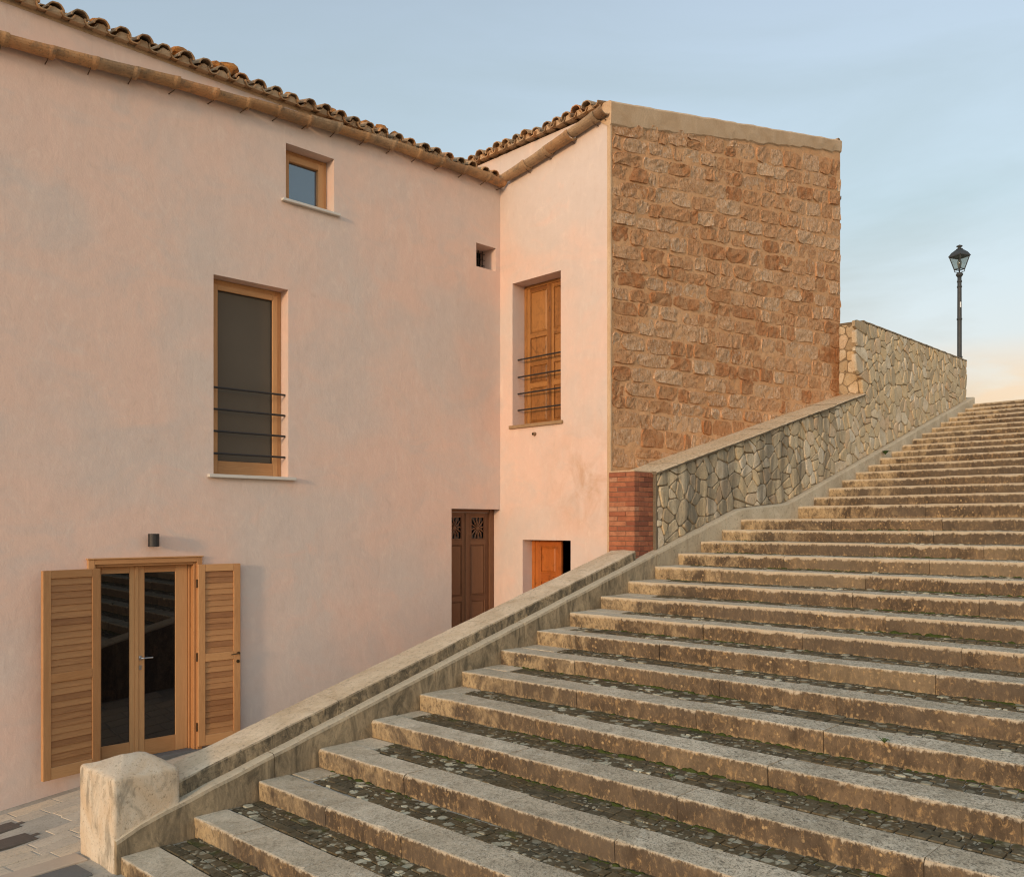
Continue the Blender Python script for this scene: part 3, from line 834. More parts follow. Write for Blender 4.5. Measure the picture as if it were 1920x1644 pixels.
joints = {0: [0.0, 0.9], 1: [0, 0.62, 1.55], 2: [0, 0.98, 1.9], 3: [0, 0.5, 1.2, 2.3], 7: [0, 1.05], 6: [0, 1.55]}
for k in ks:
    n = NS - 0.004
    js = joints.get(k, [0])
    i = 1
    while n > NR + 0.1:
        if i < len(js): L = js[i] - js[i - 1]; i += 1
        else: L = R.uniform(0.95, 1.9)
        nb = max(NR, n - L)
        if nb - NR < 0.4: nb = NR
        slab(k, n, nb + 0.005); nslab += 1
        n = nb
# paved treads: border slabs beside the curb and small setts
setts = []
for k in ks[:17]:
    e0 = Ek[k] + SLAB + 0.012; e1 = Ek[k + 1] - 0.004
    bw = R.choice([0.18, 0.28, 0.5, 0.35]) if k > 1 else 0.0
    zf = lambda e, n, k=k: step_z(k, n) - 0.012 + 0.012 * (e - Ek[k])
    if bw:
        m = MB(); piece(m, e0, e1, NS - bw, NS - 0.005, zf, 0.008, R.random()); m.obj('border_slab', 'slab_stone', stair)
    rows = max(2, round((e1 - e0) / 0.102)); de = (e1 - e0) / rows
    for r_ in range(rows):
        n = NS - bw - 0.006 - R.random() * 0.05
        ee = e0 + r_ * de
        while n > NR:
            dn = R.uniform(0.085, 0.125)
            setts.append((k, ee, de, n - dn, n, (r_ + 0.5) / rows))
            n -= dn
def sett_geo(m, s):
    k, ee, de, n0, n1, b = s
    zf = lambda e, n: step_z(k, n) - 0.012 + 0.012 * (e - Ek[k])
    nb = len(m.v)
    piece(m, ee + 0.005, ee + de - 0.005, n0 + 0.005, n1 - 0.005, zf, R.uniform(0.004, 0.013), R.random(), inset=0.004, jit=0.004)
    arr = m.a.setdefault('back', [0.0] * nb); arr += [0.0] * (nb - len(arr)); arr += [b] * (len(m.v) - nb)
ranked = []
for i, s in enumerate(setts):
    p = S(s[1] + s[2] / 2, (s[3] + s[4]) / 2, Zk[s[0]])
    u, v = proj(p)
    if 0 < u < 1920 and 0 < v < 1640:
        # seen from the camera: area on screen falls with distance and with the grazing angle
        ranked.append((-(CZ - p.z) / p.length ** 3, i))
ranked.sort()
single = set(i for _, i in ranked[:300])
rest = MB()
for i, s in enumerate(setts):
    if i in single:
        m = MB(); sett_geo(m, s); m.obj('sett', 'sett_stone', stair)
    else: sett_geo(rest, s)
o = rest.obj('sett_field', 'sett_stone', stair); o['kind'] = 'stuff'
# smooth paving on the upper flight, where the setts are seen edge-on
m = MB()
for k in ks[17:]:
    e0 = Ek[k] + SLAB + 0.01; e1 = Ek[k + 1] + 0.01
    q = []
    for j in range(21):
        n = NS + (NR - NS) * j / 20
        q += [S(e0, n, step_z(k, n) - 0.006), S(e1, n, step_z(k, n) - 0.002)]
    m.add(q, [(2 * j, 2 * j + 1, 2 * j + 3, 2 * j + 2) for j in range(20)], 0, None, 0.6)
m.obj('upper_paving', 'sett_stone', stair, fixn=False)
# moss cushions along the foot of the risers
m = MB()
for k in ks[1:17]:
    n = NS - 0.2
    while n > NR:
        n -= R.uniform(0.015, 0.05)
        dens = noise.noise(Vector((n * 0.55, k * 2.7, 3))) + 0.28 * (NS - n) / 6
        if dens < 0.16 or R.random() > 0.85: continue
        r = R.uniform(0.009, 0.026) * (0.65 + dens)
        c = S(Ek[k] - R.uniform(0.0, 0.022), n, step_z(k - 1, n) - 0.004)
        sg = 6; vv = []; 
        for rr, zz in ((1.0, 0.0), (0.72, 0.55), (0.0, 0.8)):
            for q in range(sg if rr else 1):
                a = 2 * pi * q / sg
                p = EX * (rr * r * cos(a)) + NX * (rr * r * 1.6 * sin(a))
                vv.append(c + Vector((p.x, p.y, zz * r * R.uniform(0.7, 1.2))))
        ff = [(q, (q + 1) % sg, sg + (q + 1) % sg, sg + q) for q in range(sg)] + [(sg + q, sg + (q + 1) % sg, 2 * sg) for q in range(sg)]
        m.add(vv, ff)
o = m.obj('moss', 'moss', stair, fixn=False, smooth=True); o['kind'] = 'stuff'

# curb along the left of the steps: blocks following the slope
N_BAL, N_D = 6.85, 6.83
def curb_top(e):
    if e <= Ek[16]: return CZ - 2.528 + 0.1641 / 0.5977 * (e - 2.77) + 0.165
    z16 = CZ - 2.528 + 0.1641 * 16 + 0.165
    e17 = Ek[17] - 0.35
    if e <= e17: return z16 + (Zk[17] - 0.12 + 0.165 - z16) * (e - Ek[16]) / (e17 - Ek[16])
    return Zk[17] - 0.12 + 0.165 + 0.1737 / 0.623 * (e - e17)
cuts = [2.748]
while cuts[-1] < 10.0: cuts.append(cuts[-1] + R.uniform(1.1, 1.9))
cuts[-1] = 10.0
while cuts[-1] < 24.4: cuts.append(cuts[-1] + R.uniform(0.5, 0.85))
for a, b in zip(cuts[:-1], cuts[1:]):
    m = MB()
    seg = max(2, int((b - a) / 0.18)); v = []; t = []
    for j in range(seg + 1):
        e = a + 0.003 + (b - a - 0.006) * j / seg
        zt = curb_top(e); w = 0.006 * noise.noise(Vector((e * 5, 2, 1)))
        lowz = CZ - 2.75 if a < 3 and j == 0 else zt - 0.75
        if e < 2.95: zt -= 0.05 * (1 - (e - 2.72) / 0.23) ** 2
        ww = 0.005 * noise.noise(Vector((e * 7, 9, 1)))
        pr = [(NS + 0.002, zt - 0.75), (NS + ww, zt - 0.03 + w), (NS + 0.012 + abs(ww), zt - 0.006 + w), (NS + 0.03, zt + w), (N_BAL + 0.12, zt + 0.012), (N_BAL + 0.12, zt - 0.75)]
        for n, z in pr: v.append(S(e, n, z)); t.append((e - 2.72) / 21.0)
    P = 6; f = []
    for j in range(seg):
        for i in range(P - 1): f.append((j * P + i, j * P + i + 1, (j + 1) * P + i + 1, (j + 1) * P + i))
    f += [tuple(range(P)), tuple(seg * P + i for i in reversed(range(P)))]
    m.add(v, f, 0, None, t)
    m.obj('curb_block', 'curb_stone', stair)

# ------------------------------------------------------------------ balustrade
bal = thing('balustrade', S(2.74, 7.1, CZ - 2.6), 'low sloping stone balustrade with a square newel at its foot', 'balustrade')
E_P0 = SF(N_BAL).at(1193)       # where the brick pier starts
def bal_top(e): return CZ - 2.04 + 0.2715 * (e - 3.42)
def swept(prof_of, e0, e1, seg, name, mat, parent, tint=0.5):
    v, f = [], []
    for j in range(seg + 1):
        e = e0 + (e1 - e0) * j / seg
        pr = prof_of(e)
        v += [S(e, n, z) for n, z in pr]
    P = len(pr)
    for j in range(seg):
        for i in range(P):
            i2 = (i + 1) % P
            f.append((j * P + i, j * P + i2, (j + 1) * P + i2, (j + 1) * P + i))
    f += [tuple(range(P)), tuple(seg * P + i for i in reversed(range(P)))]
    m = MB(); m.add(v, f, 0, None, tint)
    return m.obj(name, mat, parent)
def bal_prof(e):
    zt = bal_top(e); w = lambda a, k: a * noise.noise(Vector((e * 3.5, k, 0))); x = lambda a, k: a * noise.noise(Vector((e * 12, k, 4)))
    r = 0.018 + abs(x(0.014, 1))
    return [(N_BAL + w(0.006, 2), zt - 0.8), (N_BAL + w(0.006, 3), zt - r + w(0.004, 5)), (N_BAL + r * 0.35, zt - r * 0.3), (N_BAL + r, zt + w(0.004, 6)),
            (N_BAL + 0.2, zt + 0.012 + w(0.006, 7)), (N_BAL + 0.42 - r, zt + w(0.004, 8)), (N_BAL + 0.42, zt - r), (N_BAL + 0.425, zt - 1.6)]
jj = [3.28, 4.86, 6.9, 8.4, E_P0 - 0.012]
for a, b in zip(jj[:-1], jj[1:]):
    swept(bal_prof, a + 0.002, b - 0.002, max(6, int((b - a) / 0.12)), 'parapet_block', 'weathered_concrete', bal)
# newel stone: rounded square block with a low hipped top
ne0, ne1, nn0, nn1 = 2.74, 3.27, 6.775, 7.445
nzb, nzt, nzp = CZ - 2.72, CZ - 1.945, CZ - 1.84
bm = bmesh.new()
G = 12
grid = {}
def newel_pt(fe, fn, fz):
    return (ne0 + (ne1 - ne0) * fe, nn0 + (nn1 - nn0) * fn, nzb + (nzt - nzb) * fz)
m = MB()
m.add([S(ne0, nn0, nzb), S(ne1, nn0, nzb), S(ne1, nn1, nzb), S(ne0, nn1, nzb), S(ne0, nn0, nzt), S(ne1, nn0, nzt), S(ne1, nn1, nzt), S(ne0, nn1, nzt),
       S(ne0 + 0.2, nn0 + 0.3, nzp), S(ne1 - 0.16, nn0 + 0.32, nzp)],
      [(3, 2, 1, 0), (0, 1, 5, 4), (1, 2, 6, 5), (2, 3, 7, 6), (3, 0, 4, 7), (4, 5, 9, 8), (5, 6, 9), (6, 7, 8, 9), (7, 4, 8)])
o = m.obj('newel', 'newel_stone', bal, bevel=0.03, bseg=3)
bm2 = bmesh.new(); bm2.from_mesh(o.data)
bmesh.ops.subdivide_edges(bm2, edges=[e for e in bm2.edges if e.calc_length() > 0.12], cuts=6, use_grid_fill=True)
for v in bm2.verts:
    p = v.co * 1.0
    v.co += v.normal * (0.012 * noise.noise(p * 5) + 0.004 * noise.noise(p * 22))
bm2.to_mesh(o.data); bm2.free()
o.data.polygons.foreach_set('use_smooth', [True] * len(o.data.polygons))

# ------------------------------------------------------------------ brick pier
FP = SF(N_BAL + 0.03)
e_p0 = E_P0; e_p1 = SF(N_BAL + 0.03).at(1231)
pn0, pn1 = N_BAL + 0.03, N_BAL + 0.03 + 0.43
pz1 = FP.px(1193, 882)[1]
pz0 = CZ - 0.75
pier = thing('brick_pier', S(e_p0, pn0 + 0.2, pz0), 'square red brick pier at the foot of the rubble wall', 'pier')
m = MB()
def sbox(m, e0, e1, n0, n1, z0, z1, tint=None, mi=0):
    m.hexa([S(e0, n0, z0), S(e1, n0, z0), S(e1, n1, z0), S(e0, n1, z0), S(e0, n0, z1), S(e1, n0, z1), S(e1, n1, z1), S(e0, n1, z1)], mi, tint)
sbox(m, e_p0 + 0.008, e_p1, pn0 + 0.008, pn1, pz0 - 1.2, pz1 - 0.012); m.obj('mortar_core', 'brick_mortar', pier)
ch = (pz1 - 0.015 - pz0) / 22
for c in range(22):
    z0 = pz0 + c * ch + 0.004; z1 = pz0 + (c + 1) * ch - 0.004
    tilt = 0.0
    A = [(0, 0.14), (0.148, 0.43)] if c % 2 else [(0, 0.285), (0.293, 0.43)]
    L = e_p1 - e_p0
    Bs = [(0.112, 0.33), (0.338, L)] if c % 2 else [(0.112, 0.22), (0.228, L)]
    for i, (a, b) in enumerate(A):        # face that looks down the lane
        m = MB(); j = R.uniform(-0.004, 0.004)
        sbox(m, e_p0 + j, e_p0 + 0.105, pn0 + a + (0 if i == 0 else 0.0), pn0 + b, z0, z1, R.random())
        m.obj('brick', 'red_brick', pier, bevel=0.003)
    for a, b in Bs:                        # face that looks on the steps
        m = MB(); j = R.uniform(-0.004, 0.004)
        sbox(m, e_p0 + a, e_p0 + b, pn0 + j, pn0 + 0.1, z0, z1, R.random() * 0.75)
        m.obj('brick', 'red_brick', pier, bevel=0.003)
m = MB(); sbox(m, e_p0 + 0.004, e_p1, pn0 + 0.004, pn1, pz1 - 0.013, pz1 + 0.006); m.obj('mortar_cap', 'cement_render', pier, bevel=0.004)

# ------------------------------------------------------------------ rubble retaining wall
FD = SF(N_D)
D0 = FD.at(1231); D1 = FD.at(1621); D2 = FD.at(1813)
zc0 = FD.px(1237, 889)[1]; zc1 = FD.px(1619, 741)[1]
def cop_z(e): return zc0 + (zc1 - zc0) * (e - D0) / (D1 - D0)      # underside of the sloping coping
zh0 = FD.px(1622, 604)[1]; zh1 = FD.px(1813, 677)[1]
def high_z(e): return zh0 + (zh1 - zh0) * (e - D1) / (D2 - D1) - 0.0
rub = thing('rubble_wall', S(D0, N_D + 0.2, curb_top(D0)), 'rubble stone retaining wall with sloping coping climbing beside the upper steps', 'wall')
TH = N_C - N_D
m = MB()
def prism(m, e0, e1, zb0, zb1, zt0, zt1, n0, n1, tint=0.5):
    m.hexa([S(e0, n0, zb0), S(e1, n0, zb1), S(e1, n1, zb1), S(e0, n1, zb0), S(e0, n0, zt0), S(e1, n0, zt1), S(e1, n1, zt1), S(e0, n1, zt0)], 0, tint)
prism(m, D0, D1, curb_top(D0) - 0.4, curb_top(D1) - 0.4, cop_z(D0), cop_z(D1), N_D + 0.028, N_C - 0.004)
prism(m, D1, D2, curb_top(D1) - 0.4, curb_top(D2) - 0.4, high_z(D1), high_z(D2), N_D + 0.026, N_C - 0.003)
m.obj('mortar_core', 'rubble_mortar', rub)

def clip(poly, px_, py_, nx_, ny_):
    out = []
    L = len(poly)
    for i in range(L):
        a, b = poly[i], poly[(i + 1) % L]
        da = (a[0] - px_) * nx_ + (a[1] - py_) * ny_; db = (b[0] - px_) * nx_ + (b[1] - py_) * ny_
        if da <= 0: out.append(a)
        if (da < 0 < db) or (db < 0 < da):
            t = da / (da - db); out.append((a[0] + (b[0] - a[0]) * t, a[1] + (b[1] - a[1]) * t))
    return out
def voronoi_cells(bound, pts, rad):
    for i, (x, y) in enumerate(pts):
        poly = [(x - rad, y - rad), (x + rad, y - rad), (x + rad, y + rad), (x - rad, y + rad)]
        for j, (x2, y2) in enumerate(pts):
            if j == i or abs(x2 - x) > 2 * rad or abs(y2 - y) > 2 * rad: continue
            poly = clip(poly, (x + x2) / 2, (y + y2) / 2, x2 - x, y2 - y)
            if len(poly) < 3: break
        for (a, b, nx_, ny_) in bound:
            if len(poly) >= 3: poly = clip(poly, a, b, nx_, ny_)
        if len(poly) >= 3: yield i, poly
def shrink(poly, d):
    L = len(poly)
    ar = sum(poly[i][0] * poly[(i + 1) % L][1] - poly[(i + 1) % L][0] * poly[i][1] for i in range(L))
    sgn = 1 if ar > 0 else -1
    out = [p for p in poly]
    for i in range(L):
        a, b = poly[i], poly[(i + 1) % L]
        dx, dy = b[0] - a[0], b[1] - a[1]; l = sqrt(dx * dx + dy * dy)
        if l < 1e-5: continue
        nx_, ny_ = dy / l * sgn, -dx / l * sgn
        out = clip(out, a[0] - nx_ * d, a[1] - ny_ * d, nx_, ny_)
        if len(out) < 3: return None
    return out
def chaikin(poly, q=0.18):
    out = []
    L = len(poly)
    for i in range(L):
        a, b = poly[i], poly[(i + 1) % L]
        out.append((a[0] + (b[0] - a[0]) * q, a[1] + (b[1] - a[1]) * q)); out.append((a[0] + (b[0] - a[0]) * (1 - q), a[1] + (b[1] - a[1]) * (1 - q)))
    return out
RUB = []
def rubble_stone(poly, conv, gap, proud, parent, name='stone', mat='rubble_stone', tilt=0.012):
    """poly in plane coordinates; conv(a, z, o) -> world; stone stands proud of the mortar with a rounded rim"""
    p = shrink(poly, gap)
    if not p: return None
    p = [q for i, q in enumerate(p) if (q[0] - p[i - 1][0]) ** 2 + (q[1] - p[i - 1][1]) ** 2 > 4e-4]
    if len(p) < 3: return None
    p = chaikin(p)
    cx = sum(q[0] for q in p) / len(p); cy = sum(q[1] for q in p) / len(p)
    p = [(cx + (x - cx) * (1 + 0.05 * noise.noise(Vector((x * 9, y * 9, 1)))), cy + (y - cy) * (1 + 0.05 * noise.noise(Vector((x * 9, y * 9, 7))))) for x, y in p]
    L = len(p); pr = proud * R.uniform(0.7, 1.3)
    tx, ty = R.uniform(-tilt, tilt) * 6, R.uniform(-tilt, tilt) * 6
    v = [conv(x, y, -0.04) for x, y in p]
    v += [conv(x, y, pr * 0.7) for x, y in p]
    k = 0.87
    v += [conv(cx + (x - cx) * k, cy + (y - cy) * k, pr + tx * (x - cx) + ty * (y - cy) + 0.006 * noise.noise(Vector((x * 12, y * 12, 3)))) for x, y in p]
    v.append(conv(cx, cy, pr + R.uniform(-0.004, 0.008)))
    f = []
    for i in range(L):
        j = (i + 1) % L
        f += [(i, j, L + j, L + i), (L + i, L + j, 2 * L + j, 2 * L + i), (2 * L + i, 2 * L + j, 3 * L)]
    ar = abs(sum(p[i][0] * p[(i + 1) % L][1] - p[(i + 1) % L][0] * p[i][1] for i in range(L))) / 2
    RUB.append((ar / v[-1].length ** 2, v, f, R.random()))
# seed points, denser rows, stones taller than wide on screen -> slightly upright cells
pts = []
z = CZ - 1.2; r_ = 0
while z < CZ + 4.5:
    e = D0 - 0.3 + (r_ % 2) * 0.14
    while e < D2 + 0.4:
        up = e > D1
        pe, pz = e + R.uniform(-0.14, 0.14), z + R.uniform(-0.11, 0.11)
        lo = curb_top(pe) - 0.12; hi = (high_z(pe) if pe > D1 else cop_z(pe)) + 0.1
        if lo < pz < hi and R.random() > 0.08:
            pts.append((pe, pz))
            if R.random() < 0.13: pts.append((pe + R.uniform(-0.1, 0.1), pz + R.choice((-0.1, 0.1))))
        e += R.uniform(0.19, 0.31) * (1.15 if up else 1.0)
    z += 0.205; r_ += 1
def slope_bound(zf, a, b, side):
    dz = zf(b) - zf(a); de = b - a; l = sqrt(dz * dz + de * de)
    return (a, zf(a), -dz / l * side, de / l * side)
convD = lambda a, z, o: FD.pt(a, z, o - 0.028)
for i, poly in voronoi_cells([], pts, 0.5):
    cx = pts[i][0]
    hi = slope_bound(high_z, D1, D2, 1) if cx > D1 else slope_bound(cop_z, D0, D1, 1)
    e17 = Ek[17] - 0.35
    seg = (2.77, Ek[16]) if cx < Ek[16] - 0.02 else ((Ek[16], e17) if cx < e17 else (e17, 24.0))
    lo = slope_bound(curb_top, seg[0], seg[1] - 1e-4, -1)
    b = [hi, lo, (D0 + 0.004, 0, -1, 0), (D2 - 0.004, 0, 1, 0)]
    for q in b:
        if len(poly) >= 3: poly = clip(poly, *q)
    if len(poly) >= 3: rubble_stone(poly, convD, 0.007, 0.026, rub)
# the return face of the high part, looking down the stairs
FR = crossF(D1)
nl = -N_D; nr_ = -N_C          # crossF runs along -NX
pts2 = []
z = cop_z(D1) - 0.1
while z < zh0 + 0.2:
    a = nr_ + 0.02
    while a < nl + 0.1:
        pts2.append((a + R.uniform(-0.06, 0.06), z + R.uniform(-0.08, 0.08))); a += 0.25
    z += 0.24
convR = lambda a, z, o: FR.pt(a, z, o - 0.012)
for i, poly in voronoi_cells([(0, zh0, 0, 1), (0, cop_z(D1) + 0.05, 0, -1), (nl - 0.002, 0, 1, 0), (nr_ + 0.002, 0, -1, 0)], pts2, 0.5):
    rubble_stone(poly, convR, 0.008, 0.02, rub)
RUB.sort(key=lambda q: -q[0])
print('rubble stones', len(RUB))
few = MB()
for i, (_a, v, f, t_) in enumerate(RUB):
    if i < 300:
        m = MB(); m.add(v, f, 0, None, t_); m.obj('stone', 'rubble_stone', rub)
    else: few.add(v, f, 0, None, t_)
if few.v:
    o = few.obj('small_stones', 'rubble_stone', rub); o['kind'] = 'stuff'
# edge-on end stones at the foot of the wall and small cap on the high part
m = MB(); prism(m, D0 - 0.012, D0 + 0.05, curb_top(D0) - 0.3, curb_top(D0) - 0.3, cop_z(D0) - 0.004, cop_z(D0) + 0.004, N_D + 0.004, N_D + 0.09); m.obj('end_stone', 'coping_stone', rub, bevel=0.006)
def hi_cap(e):
    z = high_z(e); w = 0.012 * noise.noise(Vector((e * 4, 3, 3)))
    return [(N_D - 0.005 + w * 0.5, z - 0.002), (N_D + 0.01, z + 0.03 + w), (N_C + 0.02, z + 0.04 + w), (N_C + 0.03, z - 0.002)]
swept(hi_cap, D1 - 0.01, D2 + 0.01, 40, 'top_course', 'coping_stone', rub)
# sloping coping slabs, thin, uneven edge
edges = [D0 - 0.03]
while edges[-1] < D1 - 0.4: edges.append(edges[-1] + R.uniform(0.5, 0.85))
edges[-1] = D1 - 0.004
for a, b in zip(edges[:-1], edges[1:]):
    dz = R.uniform(-0.004, 0.006)
    def cop_prof(e, dz=dz):
        z = cop_z(e) + dz; w = 0.02 * noise.noise(Vector((e * 6, 1, 1))); x = 0.007 * noise.noise(Vector((e * 9, 4, 1)))
        return [(N_D - 0.035 + w, z + 0.001), (N_D - 0.04 + w, z + 0.028 + x), (N_D - 0.02 + w, z + 0.042 + x), (N_D + 0.22, z + 0.055 + x), (N_C - 0.012, z + 0.06 - x), (N_C - 0.012, z + 0.001)]
    swept(cop_prof, a + 0.002, b - 0.002, 8, 'coping_slab', 'coping_stone', rub)

# ------------------------------------------------------------------ terrace behind the rubble wall and at the head of the stairs
m = MB()
zt = Zk[33] - 0.0
sbox(m, 25.55, 70, -25, 40, CZ - 3.2, zt - 0.004, 0.5)
sbox(m, D1 + 0.6, 25.55, N_C + 0.02, 16, CZ - 3.2, zt - 0.03, 0.5)
setp(m.obj('terrace', 'lane_mortar'), 'paved terrace at the head of the stairs', None, None, 'structure')

# ------------------------------------------------------------------ the house
house = thing('house', FA.pt(-2.0, CZ - 2.5), 'pink lime plastered house with tiled eaves and a stone gable', 'house')
Z_BASE = CZ - 3.3
Z_A = CZ + 5.33
Z_B = CZ + 5.81
def wall(fr, a0, a1, z0, z1, holes, name, mat, parent, cell=None):
    """holes: (a0, a1, z0, z1, depth, back)"""
    xs = sorted({a0, a1, *[h[0] for h in holes], *[h[1] for h in holes]})
    zs = sorted({z0, z1, *[h[2] for h in holes], *[h[3] for h in holes]})
    m = MB()
    for i in range(len(xs) - 1):
        for j in range(len(zs) - 1):
            cx, cz_ = (xs[i] + xs[i + 1]) / 2, (zs[j] + zs[j + 1]) / 2
            if any(h[0] < cx < h[1] and h[2] < cz_ < h[3] for h in holes): continue
            m.add([fr.pt(xs[i], zs[j]), fr.pt(xs[i + 1], zs[j]), fr.pt(xs[i + 1], zs[j + 1]), fr.pt(xs[i], zs[j + 1])], [(0, 1, 2, 3)])
    for (h0, h1, y0, y1, dp, *_r) in holes:
        for (p, q) in (((h0, y0), (h0, y1)), ((h0, y1), (h1, y1)), ((h1, y1), (h1, y0)), ((h1, y0), (h0, y0))):
            m.add([fr.pt(*p), fr.pt(*q), fr.pt(*q, -dp), fr.pt(*p, -dp)], [(0, 1, 2, 3)])
    # thickness behind, so that the wall is a solid
    m.add([fr.pt(a0, z1), fr.pt(a1, z1), fr.pt(a1, z1, -0.45), fr.pt(a0, z1, -0.45)], [(0, 1, 2, 3)])
    o = m.obj(name, mat, parent, fixn=False)
    bm = bmesh.new(); bm.from_mesh(o.data)
    bmesh.ops.remove_doubles(bm, verts=bm.verts, dist=1e-5)
    bmesh.ops.recalc_face_normals(bm, faces=bm.faces)
    bm.to_mesh(o.data); bm.free()
    return o
def hole(fr, ul, vt, ur, vb, dp, ub=None):
    a0, z1 = fr.px(ul, vt); a1 = fr.at(ur); z0 = fr.px(ul if ub is None else ub, vb)[1]
    return [a0, a1, z0, z1, dp]
H_SMALL = hole(FA, 536, 268, 626.5, 377, 0.26)
H_SMALL[3] = (FA.px(536, 267.4)[1] + FA.px(626.4, 299.3)[1]) / 2
H_SMALL[2] = (FA.px(529, 374.7)[1] + FA.px(634, 406.5)[1]) / 2
H_BIG = hole(FA, 400.3, 515.5, 540.5, 892.5, 0.25)
H_BIG[3] = (FA.px(400, 514.8)[1] + FA.px(540, 543)[1]) / 2
H_DOOR = hole(FA, 175, 1058, 368, 1418, 0.22, 290)
H_VENT = hole(FA, 893, 455, 929.5, 499, 0.4)
H_BROWN = [FA.at(846.6), -0.0005, CZ - 2.35, FA.px(890, 954)[1], 0.21]
house_l = -12.0
wallA = wall(FA, house_l, 0.0, Z_BASE, Z_A, [H_SMALL, H_BIG, H_DOOR, H_VENT, H_BROWN], 'front_wall', 'lime_plaster', house)
H_BW = hole(FB, 961, 533, 1051.5, 802, 0.30)
H_BW[3] = (FB.px(960.6, 533.2)[1] + FB.px(1051, 506.3)[1]) / 2
H_BW[2] = (FB.px(956.7, 801.5)[1] + FB.px(1061.3, 791.8)[1]) / 2
H_BD = [FB.at(980), FB.at(1070), CZ - 2.2, FB.px(1025, 1012.5)[1], 0.24]
wallB = wall(FB, 0.0, BCW, Z_BASE, Z_B, [H_BW, H_BD], 'side_wall', 'lime_plaster', house)
m = MB(); m.box(FB, -1.6, -0.002, Z_A - 0.3, Z_B, -0.3, 0.0); m.obj('upper_wall', 'lime_plaster', house)
m = MB(); m.box(FA, house_l - 0.3, house_l + 0.002, Z_BASE, Z_A - 0.1, -6.0, -0.002); m.obj('end_wall', 'lime_plaster', house)

# ---- roofs
roofA = empty_part('roof', house, FA.pt(-5, Z_A))
roofB = empty_part('roof', house, FB.pt(1, Z_B))
m = MB()
PA, PB = 0.30, 0.25
def deck(m, fr, a0, a1, z, o0, depth, pitch, th=0.06):
    m.hexa([fr.pt(a0, z, o0), fr.pt(a1, z, o0), fr.pt(a1, z + pitch * depth, o0 - depth), fr.pt(a0, z + pitch * depth, o0 - depth),
            fr.pt(a0, z + th, o0), fr.pt(a1, z + th, o0), fr.pt(a1, z + th + pitch * depth, o0 - depth), fr.pt(a0, z + th + pitch * depth, o0 - depth)], 0, 0.5)
deck(m, FA, house_l - 0.3, -0.003, Z_A + 0.002, 0.0, 4.2, PA); m.obj('roof_deck', 'cement_render', roofA)
m = MB(); _dz = PB * 7.3 - 0.16
m.hexa([S(E_C0 + 0.06, N_C + 0.12, Z_B - 0.14), S(E_C0 + 7.36, N_C + 0.12, Z_B + _dz), S(E_C0 + 7.36, N_C + 6, Z_B + _dz), S(E_C0 + 0.3, N_C + 6, Z_B - 0.14),
        S(E_C0 + 0.06, N_C + 0.12, Z_B - 0.08), S(E_C0 + 7.36, N_C + 0.12, Z_B + _dz + 0.06), S(E_C0 + 7.36, N_C + 6, Z_B + _dz + 0.06), S(E_C0 + 0.3, N_C + 6, Z_B - 0.08)], 0, 0.5)
m.obj('roof_deck', 'cement_render', roofB)
def tile_mesh(name, r0, r1, L, th=0.014, seg=9, lip=0.0):
    m = MB(); v, f = [], []
    st = [0.0, 0.06, 0.5, 1.0] if lip else [0.0, 0.5, 1.0]
    for q in st:
        r = r0 + (r1 - r0) * q + (lip if q < 0.05 else 0)
        for side in (0, 1):
            rr = r - th * side
            for k in range(seg + 1):
                a = pi * (0.02 + 0.96 * k / seg)
                w = 1 + 0.04 * sin(k * 2.3 + q * 5)
                v.append((rr * cos(a), q * L, rr * sin(a) * 0.92 * w))
    W = 2 * (seg + 1)
    for j in range(len(st) - 1):
        for k in range(seg):
            a, b = j * W + k, (j + 1) * W + k
            f += [(a, b, b + 1, a + 1), (a + seg + 1, a + seg + 2, b + seg + 2, b + seg + 1)]
        for k in (0, seg):
            a, b = j * W + k, (j + 1) * W + k
            f.append((a, a + seg + 1, b + seg + 1, b))
    for j in (0, len(st) - 1):
        for k in range(seg):
            a = j * W + k; f.append((a, a + 1, a + seg + 2, a + seg + 1))
    m.add(v, f)
    me = m.mesh(name, ['terracotta'], Vector((0, 0, 0)), smooth=False)
    return me
FILL = []
T_COVER = [tile_mesh('roof_tile', 0.088 * s, 0.07 * s, 0.45) for s in (1.0, 0.94, 1.05)]
T_PAN = [tile_mesh('roof_tile', 0.074 * s, 0.088 * s, 0.45) for s in (1.0, 0.95, 1.04)]
def basis(fr, a, z, o, pitch, flip=False, yaw=0.0, roll=0.0):
    x = Vector((fr.t.x, fr.t.y, 0)); y = Vector((-fr.n.x, -fr.n.y, pitch)).normalized(); w = x.cross(y).normalized()
    if w.z < 0: w = -w
    M = Matrix((x, y, w)).transposed().to_4x4()
    if flip: M = M @ Matrix.Rotation(pi, 4, 'Y')
    M = M @ Matrix.Rotation(yaw, 4, 'Z') @ Matrix.Rotation(roll, 4, 'Y')
    return Matrix.Translation(fr.pt(a, z, o)) @ M
def tiles(fr, a0, a1, z, over, pitch, step, par, rows=2, lump=True):
    a = a0
    while a < a1:
        for r_ in range(rows):
            d = 0.36 * r_; j = lambda s: R.uniform(-s, s)
            zz = z + pitch * d + 0.012 * r_ + 0.02 * noise.noise(Vector((a * 0.7, r_, 4)))
            inst('roof_tile', R.choice(T_PAN), par, basis(fr, a + j(0.012), zz + 0.085 + j(0.008), over - d + j(0.02), pitch, True, j(0.05), j(0.06)))
            if a + step / 2 < a1 + 0.05:
                inst('roof_tile', R.choice(T_COVER), par, basis(fr, a + step / 2 + j(0.012), zz + 0.062 + j(0.01), over - d + 0.015 + j(0.03), pitch, False, j(0.06), j(0.08)))
        a += step
